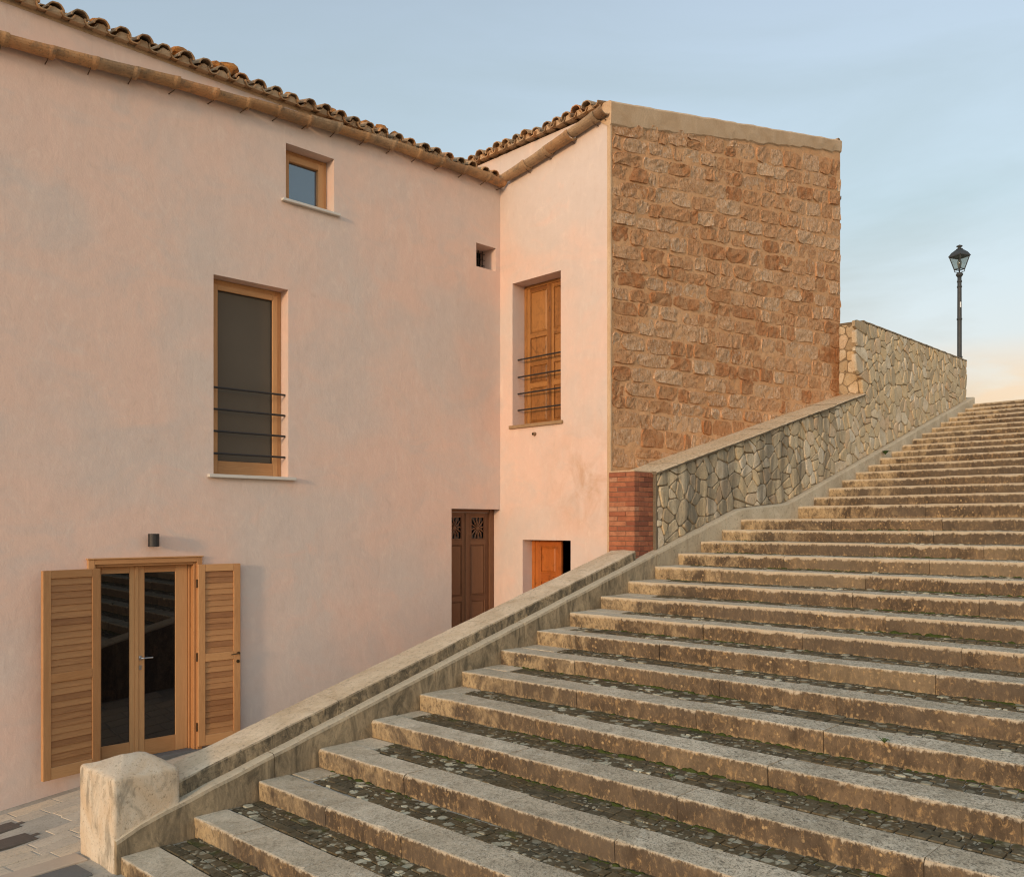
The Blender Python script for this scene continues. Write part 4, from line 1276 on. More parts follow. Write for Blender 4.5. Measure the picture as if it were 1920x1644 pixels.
def mortar_fill(fr, a0, a1, z, over, pitch, step, par):
    m = MB(); a = a0 + step / 2                    # mortar packed under the ends of the cover tiles
    while a < a1:
        zz = z + 0.02 * noise.noise(Vector(((a - step / 2) * 0.7, 0, 4)))
        c = [fr.pt(a + 0.07 * cos(pi * k / 8), zz + 0.05 + 0.062 * sin(pi * k / 8) * R.uniform(0.9, 1.05), over - 0.035 + R.uniform(-0.01, 0.01)) for k in range(9)]
        b = [fr.pt(a - 0.072, zz + 0.04, over - 0.05), fr.pt(a + 0.072, zz + 0.04, over - 0.05)]
        d = [p + Vector((-fr.n.x, -fr.n.y, 0)) * 0.12 for p in c + b]
        v = c + b + d; n_ = len(c + b)
        m.add(v, [tuple(range(n_))] + [(i, (i + 1) % n_, n_ + (i + 1) % n_, n_ + i) for i in range(n_)])
        a += step
    m.obj('eave_mortar', 'cement_render', par)
mortar_fill(FA, -9.4, -0.02, Z_A, 0.13, PA, 0.232, roofA)
mortar_fill(FB, -1.05, BCW - 0.16, Z_B, 0.13, PB, 0.205, roofB)
tiles(FA, -9.4, -0.02, Z_A + 0.0, 0.13, PA, 0.232, roofA)
tiles(FB, -1.05, BCW - 0.16, Z_B + 0.0, 0.13, PB, 0.205, roofB)
# orange mortar lumps and broken tile bits lying between the covers at the eave
def lump(c, r, par, name='tile_fragment'):
    m = MB(); bm = bmesh.new(); bmesh.ops.create_icosphere(bm, subdivisions=2, radius=1.0)
    off = R.random() * 50
    for v in bm.verts:
        v.co *= 1 + 0.35 * noise.noise(v.co * 1.5 + Vector((off, 0, 0)))
    vs = [c + Vector((v.co.x * r * 1.25, v.co.y * r, v.co.z * r * 0.72)) for v in bm.verts]
    fs = [tuple(v.index for v in f.verts) for f in bm.faces]
    bm.free(); m.add(vs, fs); return m.obj(name, 'orange_fragment', par)
for (u, v, r) in ((183, 50, 0.07), (222, 66, 0.065), (333, 101, 0.075), (424, 134, 0.10), (404, 127, 0.07), (620, 213, 0.06), (652, 228, 0.05), (683, 237, 0.075), (712, 246, 0.08), (737, 256, 0.06), (540, 182, 0.05)):
    a, z = FA.px(u, v, -0.05); lump(FA.pt(a, z + 0.01, -0.03), r * 1.1, roofA)
for (u, v, r) in ((1088, 204, 0.03), (1020, 236, 0.03)):
    a, z = FB.px(u, v, -0.0); lump(FB.pt(a, z, -0.05), r, roofB)

# ---- gutters of overlapping terracotta half pipes on iron pins
def gutter(fr, line, o, parent, seglen, up_dir):
    root = empty_part('gutter', parent, fr.pt(line[0][0], line[0][1], o))
    def zat(a):
        for (a0, z0), (a1, z1) in zip(line[:-1], line[1:]):
            if a <= a1 or (a1, z1) == line[-1]: return z0 + (z1 - z0) * (a - a0) / (a1 - a0)
    a = line[0][0]; n_ = 0
    while a < line[-1][0] - 0.05:
        b = min(a + seglen * R.uniform(0.92, 1.08), line[-1][0])
        jz = R.uniform(-0.01, 0.01); jo = R.uniform(-0.012, 0.012); jr = R.uniform(0.93, 1.06)
        za, zb = zat(a) + jz, zat(b) + jz + R.uniform(-0.008, 0.008)
        wide_at_b = up_dir
        sec = []; 
        st = [0.0, 0.08, 0.16, 0.6, 1.0]
        m = MB(); v, f = [], []; sg = 10
        rr = [0.122, 0.124, 0.112, 0.104, 0.10]
        th = 0.014
        for q, r in zip(st, rr):
            qq = 1 - q if wide_at_b else q
            aa = a + (b - a) * qq + (-0.03 if (q == 1.0 and wide_at_b) else (0.03 if q == 1.0 else 0))
            zc = za + (zb - za) * qq
            for side in (0, 1):
                for k in range(sg + 1):
                    an = pi * k / sg; x = (r * jr - th * side)
                    v.append(fr.pt(aa, zc - x * sin(an) * 0.8 + 0.04, o + jo + x * cos(an)))
        W = 2 * (sg + 1)
        for j in range(len(st) - 1):
            for k in range(sg):
                p, q_ = j * W + k, (j + 1) * W + k
                f += [(p, q_, q_ + 1, p + 1), (p + sg + 1, p + sg + 2, q_ + sg + 2, q_ + sg + 1)]
            for k in (0, sg):
                p, q_ = j * W + k, (j + 1) * W + k; f.append((p, p + sg + 1, q_ + sg + 1, q_))
        for j in (0, len(st) - 1):
            for k in range(sg):
                p = j * W + k; f.append((p, p + 1, p + sg + 2, p + sg + 1))
        m.add(v, f); m.obj('half_pipe', 'terracotta', root)
        # mortar ring and iron pin at the joint
        j_ = b if wide_at_b else a
        zj = zat(j_)
        m = MB(); e_ = -0.055 if wide_at_b else 0.055
        q_ = R.uniform(-0.03, 0.03); m.tube([fr.pt(j_ + e_, zj - 0.085, 0.0), fr.pt(j_ + e_ + q_ * 0.5, zj - 0.078, o - 0.02), fr.pt(j_ + e_ + q_, zj - 0.066, o + R.uniform(0.0, 0.05))], 0.006, 6)
        m.obj('iron_pin', 'rusty_iron', root)
        a = b; n_ += 1
    return root
gl = []
for (u, v) in ((-420, -70), (0, 77), (150, 115), (301, 152), (440, 189), (560, 222), (700, 262), (844, 311), (943, 345)):
    a, z = FA.px(u, v, 0.10); gl.append((max(a, house_l + 0.1), z))
gutter(FA, gl, 0.10, house, 0.45, True)
gb = []
for (u, v) in ((951, 335), (1010, 296), (1070, 255), (1135, 208)):
    gb.append(FB.px(u, v, 0.10))
gutter(FB, gb, 0.10, house, 0.44, True)

# ---- stone gable
ZC0 = FC.px(1140, 188)[1]; ZC1 = FC.px(1573, 262)[1]
def cap_z(e): return ZC0 + (ZC1 - ZC0) * (e - E_C0) / (E_C1 - E_C0)
gable = empty_part('gable_wall', house, FC.pt(E_C0, CZ))
m = MB()
m.hexa([S(E_C0, N_C, Z_BASE), S(E_C1, N_C, Z_BASE), S(E_C1, N_C + 0.45, Z_BASE), S(E_C0 + 0.07, N_C + 0.45, Z_BASE), S(E_C0, N_C, cap_z(E_C0) - 0.03), S(E_C1, N_C, cap_z(E_C1) - 0.03), S(E_C1, N_C + 0.45, cap_z(E_C1) - 0.03), S(E_C0 + 0.07, N_C + 0.45, cap_z(E_C0) - 0.03)], 0, 0.5)
# hexa winds from the near face: subdivide the front so that it undulates
o = m.obj('mortar_core', 'earth_mortar', gable)
m = MB(); v, f = [], []; NU, NV = 150, 120        # uneven mortar face, smeared over the stone edges in places
for j in range(NV + 1):
    for i in range(NU + 1):
        e = E_C0 + (E_C1 - E_C0) * i / NU; zb = CZ - 1.2; z = zb + (cap_z(e) - 0.06 - zb) * j / NV
        w = 0.002 + 0.007 * noise.noise(Vector((e * 2.3, z * 2.3, 0))) + 0.008 * noise.noise(Vector((e * 7.5, z * 9, 4))) + 0.004 * noise.noise(Vector((e * 22, z * 22, 4)))
        if i == 0: w = 0.0
        v.append(FC.pt(e, z, max(w, 0.001) if i else 0.001))
for j in range(NV):
    for i in range(NU): f.append((j * (NU + 1) + i, j * (NU + 1) + i + 1, (j + 1) * (NU + 1) + i + 1, (j + 1) * (NU + 1) + i))
m.add(v, f); m.obj('mortar_bed', 'earth_mortar', gable, fixn=False, smooth=True)
m = MB(); m.hexa([S(E_C1 - 0.45, N_C + 0.45, Z_BASE), S(E_C1 - 0.002, N_C + 0.45, Z_BASE), S(E_C1 - 0.002, N_C + 6, Z_BASE), S(E_C1 - 0.45, N_C + 6, Z_BASE), S(E_C1 - 0.45, N_C + 0.45, cap_z(E_C1) - 0.04), S(E_C1 - 0.002, N_C + 0.45, cap_z(E_C1) - 0.04), S(E_C1 - 0.002, N_C + 6, cap_z(E_C1) - 0.04), S(E_C1 - 0.45, N_C + 6, cap_z(E_C1) - 0.04)], 0, 0.5)
m.obj('rear_wall', 'earth_mortar', house)
def tilt(zq): return 0.0 + 0.235 * (max(0.0, zq + 0.4) / 6.2) ** 1.7
def course(zq, e): return CZ + zq + tilt(zq) * (e - E_C0)
def block(e0, e1, q0, q1, parent, tint, big):
    """one roughly squared stone with a rough pitched face"""
    nx_, ny_ = 8, 6
    v, f = [], []
    seed = R.random() * 90
    pr = R.uniform(0.004, 0.02); ta, tb = R.uniform(-0.014, 0.014), R.uniform(-0.012, 0.012)
    cn = [R.uniform(0.0, 0.05) for _ in range(4)]
    for j in range(ny_):
        for i in range(nx_):
            x, y = (-1, -0.955, -0.6, -0.15, 0.25, 0.62, 0.955, 1)[i], (-1, -0.9, -0.3, 0.3, 0.9, 1)[j]
            rr = (abs(x) ** 9 + abs(y) ** 9) ** (1 / 9)
            sc = max(abs(x), abs(y)) / rr if rr > 1e-6 else 1
            k_ = cn[(1 if x > 0 else 0) + (2 if y > 0 else 0)]
            cut = 1 - k_ * 4 * max(0, abs(x) + abs(y) - 1.2)
            e = (e0 + e1) / 2 + x * sc * cut * (e1 - e0) / 2
            q = (q0 + q1) / 2 + y * sc * cut * (q1 - q0) / 2
            rim = max(abs(x), abs(y))
            e += 0.022 * noise.noise(Vector((seed + x * 1.6, y * 1.6, 1))); q += 0.02 * noise.noise(Vector((seed + x * 1.6, y * 1.6, 8)))
            o = pr + ta * x + tb * y + 0.016 * noise.noise(Vector((e * 10, q * 10, seed))) + 0.02 * noise.noise(Vector((e * 26, q * 31, seed)))
            o = max(o, 0.003)
            if rim > 0.99: o = -0.012
            v.append(FC.pt(e, course(q, e), o))
    for j in range(ny_ - 1):
        for i in range(nx_ - 1):
            f.append((j * nx_ + i, j * nx_ + i + 1, (j + 1) * nx_ + i + 1, (j + 1) * nx_ + i))
    m = MB(); m.add(v, f, 0, None, tint)
    return v, m
zq = -0.62; blocks = []
while zq < 5.72:
    h = R.uniform(0.185, 0.25) * (1.25 if zq < 1.4 else 1.0)
    e = E_C0 + 0.03
    while e < E_C1 - 0.08:
        L = R.uniform(0.38, 0.82) if R.random() > 0.22 else R.uniform(0.2, 0.34)
        if zq < 1.6: L *= 0.85
        e2 = min(e + L, E_C1 - 0.01)
        if E_C1 - e2 < 0.14: e2 = E_C1 - 0.005
        jq = R.uniform(-0.02, 0.02)
        zt = course(zq + h, (e + e2) / 2)
        if zt < cap_z((e + e2) / 2) - 0.2 and course(zq + h, e) > (cop_z(e2) if e2 > D0 else CZ - 0.5):
            if R.random() < 0.05 and h > 0.24:      # two thin stones instead of one
                k_ = R.uniform(0.35, 0.6)
                blocks.append((e + 0.01, e2 - 0.01, zq + 0.008, zq + h * k_ - 0.008)); blocks.append((e + 0.01, e2 - 0.012, zq + h * k_ + 0.006, zq + h - 0.008))
            else:
                g_ = R.uniform(0.003, 0.013)
                blocks.append((e + g_, e2 - g_ * 0.7, zq + g_ * 0.7 + jq * 0.5, zq + h - g_ * 0.7 + jq))
        e = e2
    zq += h
vis = sorted(range(len(blocks)), key=lambda i: -(blocks[i][1] - blocks[i][0]) * (blocks[i][3] - blocks[i][2]) / (blocks[i][0] + 3))
keep = set(vis[:300]); rest = MB()
for i, (a, b, q0, q1) in enumerate(blocks):
    tn = R.random()
    zc_ = (q0 + q1) / 2; 
    if zc_ < 1.2 and (a - E_C0) > 0: tn *= 0.75
    v, m = block(a, b, q0, q1, gable, tn, True)
    if i in keep: m.obj('stone', 'block_stone', gable)
    else: rest.add(v, m.f, 0, None, tn)
if rest.v:
    o = rest.obj('small_stones', 'block_stone', gable); o['kind'] = 'stuff'
print('gable stones', len(blocks))
# cement verge along the top: ragged lower edge over the stones
m = MB(); v, f = [], []
NCAP = 70
for j in range(NCAP + 1):
    q = j / NCAP; e = E_C0 - 0.01 + (E_C1 - E_C0 + 0.03) * q
    zt = cap_z(e) + 0.012 * noise.noise(Vector((e * 2.5, 0, 0))) + 0.006 * noise.noise(Vector((e * 11, 0, 0)))
    low = (0.36 - 0.10 * q) + 0.07 * noise.noise(Vector((e * 1.6, 3, 0))) + 0.035 * noise.noise(Vector((e * 7, 3, 0)))
    w = 0.008 * noise.noise(Vector((e * 3, 7, 0)))
    for n_, z_ in ((N_C + 0.45, zt - 0.03), (N_C + 0.3, zt), (N_C - 0.005, zt + 0.004), (N_C - 0.034 + w, zt - 0.03), (N_C - 0.032 - w, zt - low * 0.5), (N_C - 0.026 + w, zt - low * 0.9), (N_C + 0.006, zt - low)):
        v.append(S(e, n_, z_))
P = 7
for j in range(NCAP):
    for i in range(P - 1): f.append((j * P + i, j * P + i + 1, (j + 1) * P + i + 1, (j + 1) * P + i))
f += [tuple(range(P)), tuple(NCAP * P + i for i in reversed(range(P)))]
m.add(v, f); m.obj('verge_render', 'cement_render', house, smooth=False)
# bare render lip where plaster meets the gable, and a barrel tile end at the verge foot
m = MB(); v, f = [], []
for j in range(90):
    z = CZ - 1.2 + (Z_B - 0.2 - CZ + 1.2) * j / 89
    w = 0.012 * noise.noise(Vector((0, z * 6, 0))) + 0.006 * noise.noise(Vector((0, z * 21, 0)))
    for e, n_ in ((E_C0 + 0.002, N_C + 0.05), (E_C0 - 0.012, N_C - 0.004), (E_C0 + 0.02 + w, N_C - 0.016), (E_C0 + 0.05 + w * 1.5, N_C + 0.004)): v.append(S(e, n_, z))
for j in range(89):
    for i in range(3): f.append((j * 4 + i, j * 4 + i + 1, j * 4 + 5 + i, j * 4 + 4 + i))
m.add(v, f); m.obj('corner_render', 'cement_render', house, fixn=True, smooth=True)
inst('verge_tile', T_COVER[0], house, Matrix.Translation(S(E_C1 - 0.09, N_C - 0.02, cap_z(E_C1) - 0.07)) @ Matrix.Rotation(math.atan2(EX.y, EX.x) , 4, 'Z'))
a, z = FC.px(1577, 372)
m = MB(); p0 = S(E_C1 - 0.02, N_C + 0.02, z); dx = Vector((EX.x, EX.y, 0))
m.tube([p0, p0 + dx * 0.07 + Vector((0, 0, -0.03)), p0 + dx * 0.11 + Vector((0, 0, 0.0)), p0 + dx * 0.115 + Vector((0, 0, 0.06))], 0.009, 6); m.obj('iron_hook', 'black_iron', house)

# ---- joinery
def ring(m, fr, a0, a1, z0, z1, w, o0, o1, wb=None, wt=None):
    wb = w if wb is None else wb; wt = w if wt is None else wt
    m.box(fr, a0, a0 + w, z0, z1, o0, o1); m.box(fr, a1 - w, a1, z0, z1, o0, o1)
    m.box(fr, a0 + w, a1 - w, z1 - wt, z1, o0 + 0.001, o1 - 0.001); m.box(fr, a0 + w, a1 - w, z0, z0 + wb, o0 + 0.001, o1 - 0.001)
def sheet(fr, a0, a1, z0, z1, o, name, mat, par, th=0.012):
    m = MB(); m.box(fr, a0, a1, z0, z1, o - th, o); return m.obj(name, mat, par)
def sill(fr, h, ext, out_, th, mat, par):
    m = MB(); m.box(fr, h[0] - ext, h[1] + ext, h[2] - th * 0.4, h[2] + th * 0.6, -0.0, out_)
    m.box(fr, h[0] + 0.002, h[1] - 0.002, h[2] - 0.02, h[2] + th * 0.6 - 0.001, -h[4] + 0.01, 0.0)
    return m.obj('sill', mat, par, bevel=0.004)

# small upper window
w1 = empty_part('small_window', house, FA.pt(H_SMALL[0], H_SMALL[2])); w1['label'] = 'small square upper window reflecting the sky'
m = MB(); ring(m, FA, H_SMALL[0] + 0.002, H_SMALL[1] - 0.002, H_SMALL[2] + 0.02, H_SMALL[3] - 0.002, 0.075, -0.255, -0.185); m.obj('frame', 'larch_wood', w1, bevel=0.004)
m = MB(); ring(m, FA, H_SMALL[0] + 0.055, H_SMALL[1] - 0.055, H_SMALL[2] + 0.03, H_SMALL[3] - 0.055, 0.085, -0.25, -0.165); m.obj('sash', 'larch_wood', w1, bevel=0.005)
sheet(FA, H_SMALL[0] + 0.13, H_SMALL[1] - 0.13, H_SMALL[2] + 0.1, H_SMALL[3] - 0.13, -0.215, 'pane', 'window_glass', w1)
sill(FA, H_SMALL, 0.07, 0.06, 0.035, 'marble_sill', w1)

# tall window with brown screen and four bars
w2 = empty_part('tall_window', house, FA.pt(H_BIG[0], H_BIG[2])); w2['label'] = 'tall window with brown screen and four black bars'
m = MB(); ring(m, FA, H_BIG[0] + 0.002, H_BIG[1] - 0.002, H_BIG[2] + 0.02, H_BIG[3] - 0.002, 0.085, -0.245, -0.18); m.obj('frame', 'larch_wood', w2, bevel=0.004)
m = MB(); ring(m, FA, H_BIG[0] + 0.06, H_BIG[1] - 0.06, H_BIG[2] + 0.03, H_BIG[3] - 0.06, 0.07, -0.24, -0.16, wb=0.17); m.obj('sash', 'larch_wood', w2, bevel=0.005)
m = MB(); ring(m, FA, H_BIG[0] + 0.125, H_BIG[1] - 0.125, H_BIG[2] + 0.195, H_BIG[3] - 0.125, 0.012, -0.23, -0.185); m.obj('bead', 'black_iron', w2)
sheet(FA, H_BIG[0] + 0.12, H_BIG[1] - 0.12, H_BIG[2] + 0.19, H_BIG[3] - 0.12, -0.205, 'screen', 'brown_screen', w2)
for vb in (738, 776.5, 815.5, 855):
    z = FA.px(528, vb + 2, -0.06)[1]
    m = MB(); m.tube([FA.pt(H_BIG[0] - 0.01, z, -0.07), FA.pt(H_BIG[1] - 0.012, z, -0.07)], 0.013, 8); m.obj('bar', 'black_iron', w2)
sill(FA, H_BIG, 0.08, 0.07, 0.04, 'marble_sill', w2)

# vent
vt = empty_part('vent', house, FA.pt(H_VENT[0], H_VENT[2]))
sheet(FA, H_VENT[0] + 0.001, H_VENT[1] - 0.001, H_VENT[2] + 0.001, H_VENT[3] - 0.001, -0.36, 'backing', 'dark_room', vt)
m = MB()
for i in range(5):
    a = H_VENT[0] + (H_VENT[1] - H_VENT[0]) * (i + 0.5) / 5
    m.tube([FA.pt(a, H_VENT[2], -0.27), FA.pt(a, H_VENT[3], -0.27)], 0.006, 5)
for i in range(4):
    z = H_VENT[2] + (H_VENT[3] - H_VENT[2]) * (i + 0.5) / 4
    m.tube([FA.pt(H_VENT[0], z, -0.262), FA.pt(H_VENT[1], z, -0.262)], 0.005, 5)
m.obj('grille', 'black_iron', vt)

# french door
fd = empty_part('french_door', house, FA.pt((H_DOOR[0] + H_DOOR[1]) / 2, H_DOOR[2])); fd['label'] = 'glazed larch double door with open louvred shutters'
d0, d1, dz0, dz1 = H_DOOR[:4]
m = MB()
ax0, ax1 = FA.at(165, 0.03), FA.at(379, 0.03); zt = FA.px(272, 1046.5, 0.03)[1]
m.box(FA, ax0, d0 + 0.004, dz0, zt, -0.001, 0.035); m.box(FA, d1 - 0.004, ax1, dz0, zt, -0.001, 0.035); m.box(FA, d0 + 0.0045, d1 - 0.0045, dz1 - 0.004, zt - 0.0, -0.001, 0.034)
m.box(FA, ax0 - 0.012, ax1 + 0.012, zt, zt + 0.014, -0.001, 0.05)
m.obj('architrave', 'larch_wood', fd, bevel=0.004)
m = MB()
m.box(FA, d0 + 0.002, d0 + 0.03, dz0, dz1 - 0.002, -0.215, -0.001); m.box(FA, d1 - 0.03, d1 - 0.002, dz0, dz1 - 0.002, -0.215, -0.001); m.box(FA, d0 + 0.031, d1 - 0.031, dz1 - 0.032, dz1 - 0.002, -0.215, -0.001)
m.box(FA, d1 - 0.055, d1 - 0.031, dz0, dz1 - 0.033, -0.21, -0.085); m.box(FA, d0 + 0.031, d0 + 0.055, dz0, dz1 - 0.033, -0.21, -0.085)
m.obj('jamb_lining', 'larch_wood', fd, bevel=0.004)
OL = -0.13
lm = FA.at(255.5, OL); l0 = d0 + 0.058; l1 = d1 - 0.058
lz0 = dz0 + 0.005; lz1 = dz1 - 0.036
zg1 = FA.px(187, 1076, OL)[1]; zg0 = FA.px(240, 1390.5, OL)[1]
for s_, (a, b) in enumerate(((l0, lm - 0.001), (lm + 0.001, l1))):
    lf = empty_part('door_leaf', fd, FA.pt(a, lz0))
for_leaf = []
for (a, b, ga, gb_) in ((l0, lm - 0.0015, FA.at(186, OL), FA.at(241.5, OL)), (lm + 0.0015, l1, FA.at(269.5, OL), FA.at(327.5, OL))):
    ga = max(ga, a + 0.06); gb_ = min(gb_, b - 0.05)
    m = MB()
    m.box(FA, a, ga, lz0, lz1, OL - 0.03, OL + 0.025); m.box(FA, gb_, b, lz0, lz1, OL - 0.03, OL + 0.025)
    m.box(FA, ga + 0.0005, gb_ - 0.0005, zg1, lz1, OL - 0.03, OL + 0.024); m.box(FA, ga + 0.0005, gb_ - 0.0005, lz0, zg0, OL - 0.03, OL + 0.024)
    m.obj('leaf_frame', 'larch_wood', fd, bevel=0.004)
    sheet(FA, ga - 0.005, gb_ + 0.005, zg0 - 0.005, zg1 + 0.005, OL + 0.008, 'pane', 'door_glass', fd)
for o in [o for o in bpy.data.objects if o.name.startswith('door_leaf') and not o.children]:
    bpy.data.objects.remove(o)
m = MB(); m.box(FA, lm - 0.028, lm + 0.012, lz0 + 0.02, lz1 - 0.004, OL + 0.02, OL + 0.04); m.obj('astragal', 'larch_wood', fd, bevel=0.004)
ha, hz_ = FA.px(263, 1233, OL + 0.03)
m = MB()
m.box(FA, ha - 0.016, ha + 0.016, hz_ - 0.025, hz_ + 0.025, OL + 0.025, OL + 0.034)
m.tube([FA.pt(ha, hz_, OL + 0.03), FA.pt(ha, hz_, OL + 0.075), FA.pt(ha + 0.015, hz_, OL + 0.082), FA.pt(ha + 0.125, hz_ - 0.002, OL + 0.08)], 0.0085, 8)
m.box(FA, ha - 0.014, ha + 0.014, hz_ - 0.135, hz_ - 0.085, OL + 0.025, OL + 0.034)
m.obj('handle', 'brushed_steel', fd, bevel=0.002)
m = MB(); m.box(FA, d0 - 0.02, d1 + 0.02, dz0 - 0.25, dz0 + 0.004, -0.24, 0.05); m.obj('threshold', 'grey_slate', fd, bevel=0.006)

# louvred shutters
def shutter(fr, w, z0, z1, flip, label, knob):
    """fr starts at the hinge edge; the leaf runs along +t for w"""
    sh = empty_part('shutter', house, fr.pt(0, z0)); sh['label'] = label
    st = 0.085; rail = 0.085; mid = z0 + (z1 - z0) * 0.485
    th = 0.022
    m = MB()
    m.box(fr, 0, st, z0, z1, -th, th); m.box(fr, w - st, w, z0, z1, -th, th)
    m.box(fr, st + 0.0005, w - st - 0.0005, z1 - rail, z1, -th + 0.001, th - 0.001)
    m.box(fr, st + 0.0005, w - st - 0.0005, z0, z0 + rail * 1.45, -th + 0.001, th - 0.001)
    m.box(fr, st + 0.0005, w - st - 0.0005, mid - 0.05, mid + 0.045, -th + 0.001, th - 0.001)
    m.obj('shutter_frame', 'larch_wood', sh, bevel=0.004)
    for (a, b) in ((z0 + rail * 1.45, mid - 0.05), (mid + 0.045, z1 - rail)):
        n_ = round((b - a) / 0.069); dz = (b - a) / n_
        for i in range(n_):
            zc_ = a + dz * (i + 0.5)
            m = MB(); P = fr.pt
            za, zb = zc_ - dz * 0.52, zc_ + dz * 0.50      # lower edge out, upper edge in: sheds rain
            t_ = 0.010
            m.hexa([P(st - 0.002, za, -0.003), P(w - st + 0.002, za, -0.003), P(w - st + 0.002, za + 0.002, 0.012), P(st - 0.002, za + 0.002, 0.012),
                    P(st - 0.002, zb, -0.014), P(w - st + 0.002, zb, -0.014), P(w - st + 0.002, zb + 0.004, -0.002), P(st - 0.002, zb + 0.004, -0.002)])
            m.obj('slat', 'larch_slat', sh, bevel=0.002)
    m = MB(); m.box(fr, st - 0.004, w - st + 0.004, z0 + 0.05, z1 - 0.05, -th + 0.002, -0.0155); m.obj('back_panel', 'larch_slat', sh)
    if knob:
        zk = mid + 0.02
        m = MB(); m.tube([fr.pt(w - 0.03, zk, th), fr.pt(w - 0.03, zk, th + 0.035)], [0.016, 0.014], 10); m.tube([fr.pt(w - 0.03, zk, th + 0.035), fr.pt(w - 0.13, zk - 0.01, th + 0.037)], 0.007, 8)
        m.tube([fr.pt(w - 0.035, zk - 0.1, th), fr.pt(w - 0.035, zk - 0.1, th + 0.012)], 0.02, 12)
        m.obj('latch', 'bronze_metal', sh)
    return sh
# left leaf: hinged at the left jamb, swung right round, standing a little off the wall
hl = FA.at(186, 0.08)
FLs = FA.turned(hl, 0.075, 0)
ang = radians(12)
tl = Vector((-FA.t.x, -FA.t.y)); nl_ = Vector((FA.n.x, FA.n.y))
tl2 = (tl * cos(ang) + nl_ * sin(ang)); nl2 = (nl_ * cos(ang) - tl * sin(ang))
ph = FA.pt(hl, 0, 0.075)
F_L = Frame((ph.x, ph.y), tl2, nl2)
wl = F_L.at(80.5, 0.02)
zt_l = F_L.px(185, 1065.5, 0.0)[1]; zb_l = F_L.px(79, 1465, 0.0)[1]
shutter(F_L, wl, zb_l, zt_l, False, 'left louvred larch shutter swung wide open', False)
hr = FA.at(371, 0.05)
ph = FA.pt(hr, 0, 0.045)
ang = radians(3)
F_R = Frame((ph.x, ph.y), FA.t * cos(ang) + FA.n * sin(ang), FA.n * cos(ang) - FA.t * sin(ang))
wr = F_R.at(451, 0.02)
shutter(F_R, wr, zb_l + 0.03, F_R.px(410, 1057, 0.02)[1], False, 'right louvred larch shutter with bronze latch', True)
for hh in (0.12, 0.5, 0.9):
    m = MB(); zz = zb_l + (zt_l - zb_l) * hh
    m.tube([FA.pt(hr - 0.012, zz - 0.05, 0.05), FA.pt(hr - 0.012, zz + 0.05, 0.05)], 0.009, 8); m.obj('hinge', 'bronze_metal', fd)

# panelled doors
def panel(m, fr, a0, a1, z0, z1, o, raise_=0.012, mould=0.02):
    """raised panel with bevelled field, sunk in a moulded frame"""
    m.box(fr, a0, a1, z0, z1, o - 0.022, o - 0.014)
    P = fr.pt; b = 0.035
    if a1 - a0 > 2.4 * b and z1 - z0 > 2.4 * b:
        c = [P(a0 + 0.012, z0 + 0.012, o - 0.014), P(a1 - 0.012, z0 + 0.012, o - 0.014), P(a1 - 0.012, z1 - 0.012, o - 0.014), P(a0 + 0.012, z1 - 0.012, o - 0.014),
             P(a0 + b, z0 + b, o - 0.003), P(a1 - b, z0 + b, o - 0.003), P(a1 - b, z1 - b, o - 0.003), P(a0 + b, z1 - b, o - 0.003)]
        L = z1 - z0
        fs = [(4, 5, 6, 7), (0, 1, 5, 4), (1, 2, 6, 5), (2, 3, 7, 6), (3, 0, 4, 7)]
        ou = R.random() * 9
        uv = [[((c[i] - c[0]).z + ou, ((c[i] - c[0]).x ** 2 + (c[i] - c[0]).y ** 2) ** 0.5 + ou) for i in f] for f in fs]
        m.add(c, fs, 0, uv, R.random())
def leaf(fr, a0, a1, z0, z1, o, zs, mat, par, stile=0.07, rails=0.09, name='door_leaf', skip=()):
    """zs: fractions at which the rails sit"""
    lf = empty_part(name, par, fr.pt(a0, z0, o))
    m = MB()
    m.box(fr, a0, a0 + stile, z0, z1, o - 0.04, o); m.box(fr, a1 - stile, a1, z0, z1, o - 0.04, o)
    zz = [z0 + (z1 - z0) * q for q in zs]
    m.box(fr, a0 + stile, a1 - stile, z1 - rails * 0.75, z1, o - 0.039, o - 0.001); m.box(fr, a0 + stile, a1 - stile, z0, z0 + rails, o - 0.039, o - 0.001)
    for q in zz: m.box(fr, a0 + stile, a1 - stile, q - rails / 2, q + rails / 2, o - 0.039, o - 0.001)
    m.obj('stiles_and_rails', mat, par, bevel=0.003)
    lo = [z0 + rails] + [q + rails / 2 for q in zz]; hi = [q - rails / 2 for q in zz] + [z1 - rails * 0.75]
    out = []
    for i, (b, c) in enumerate(zip(lo, hi)):
        out.append((a0 + stile, a1 - stile, b, c))
        if i in skip: continue
        m = MB(); panel(m, fr, a0 + stile, a1 - stile, b, c, o); m.obj('panel', mat, par)
        m = MB(); ring(m, fr, a0 + stile, a1 - stile, b, c, 0.012, o - 0.014, o + 0.004); m.obj('moulding', mat, par, bevel=0.003)
    bpy.data.objects.remove(lf)
    return out
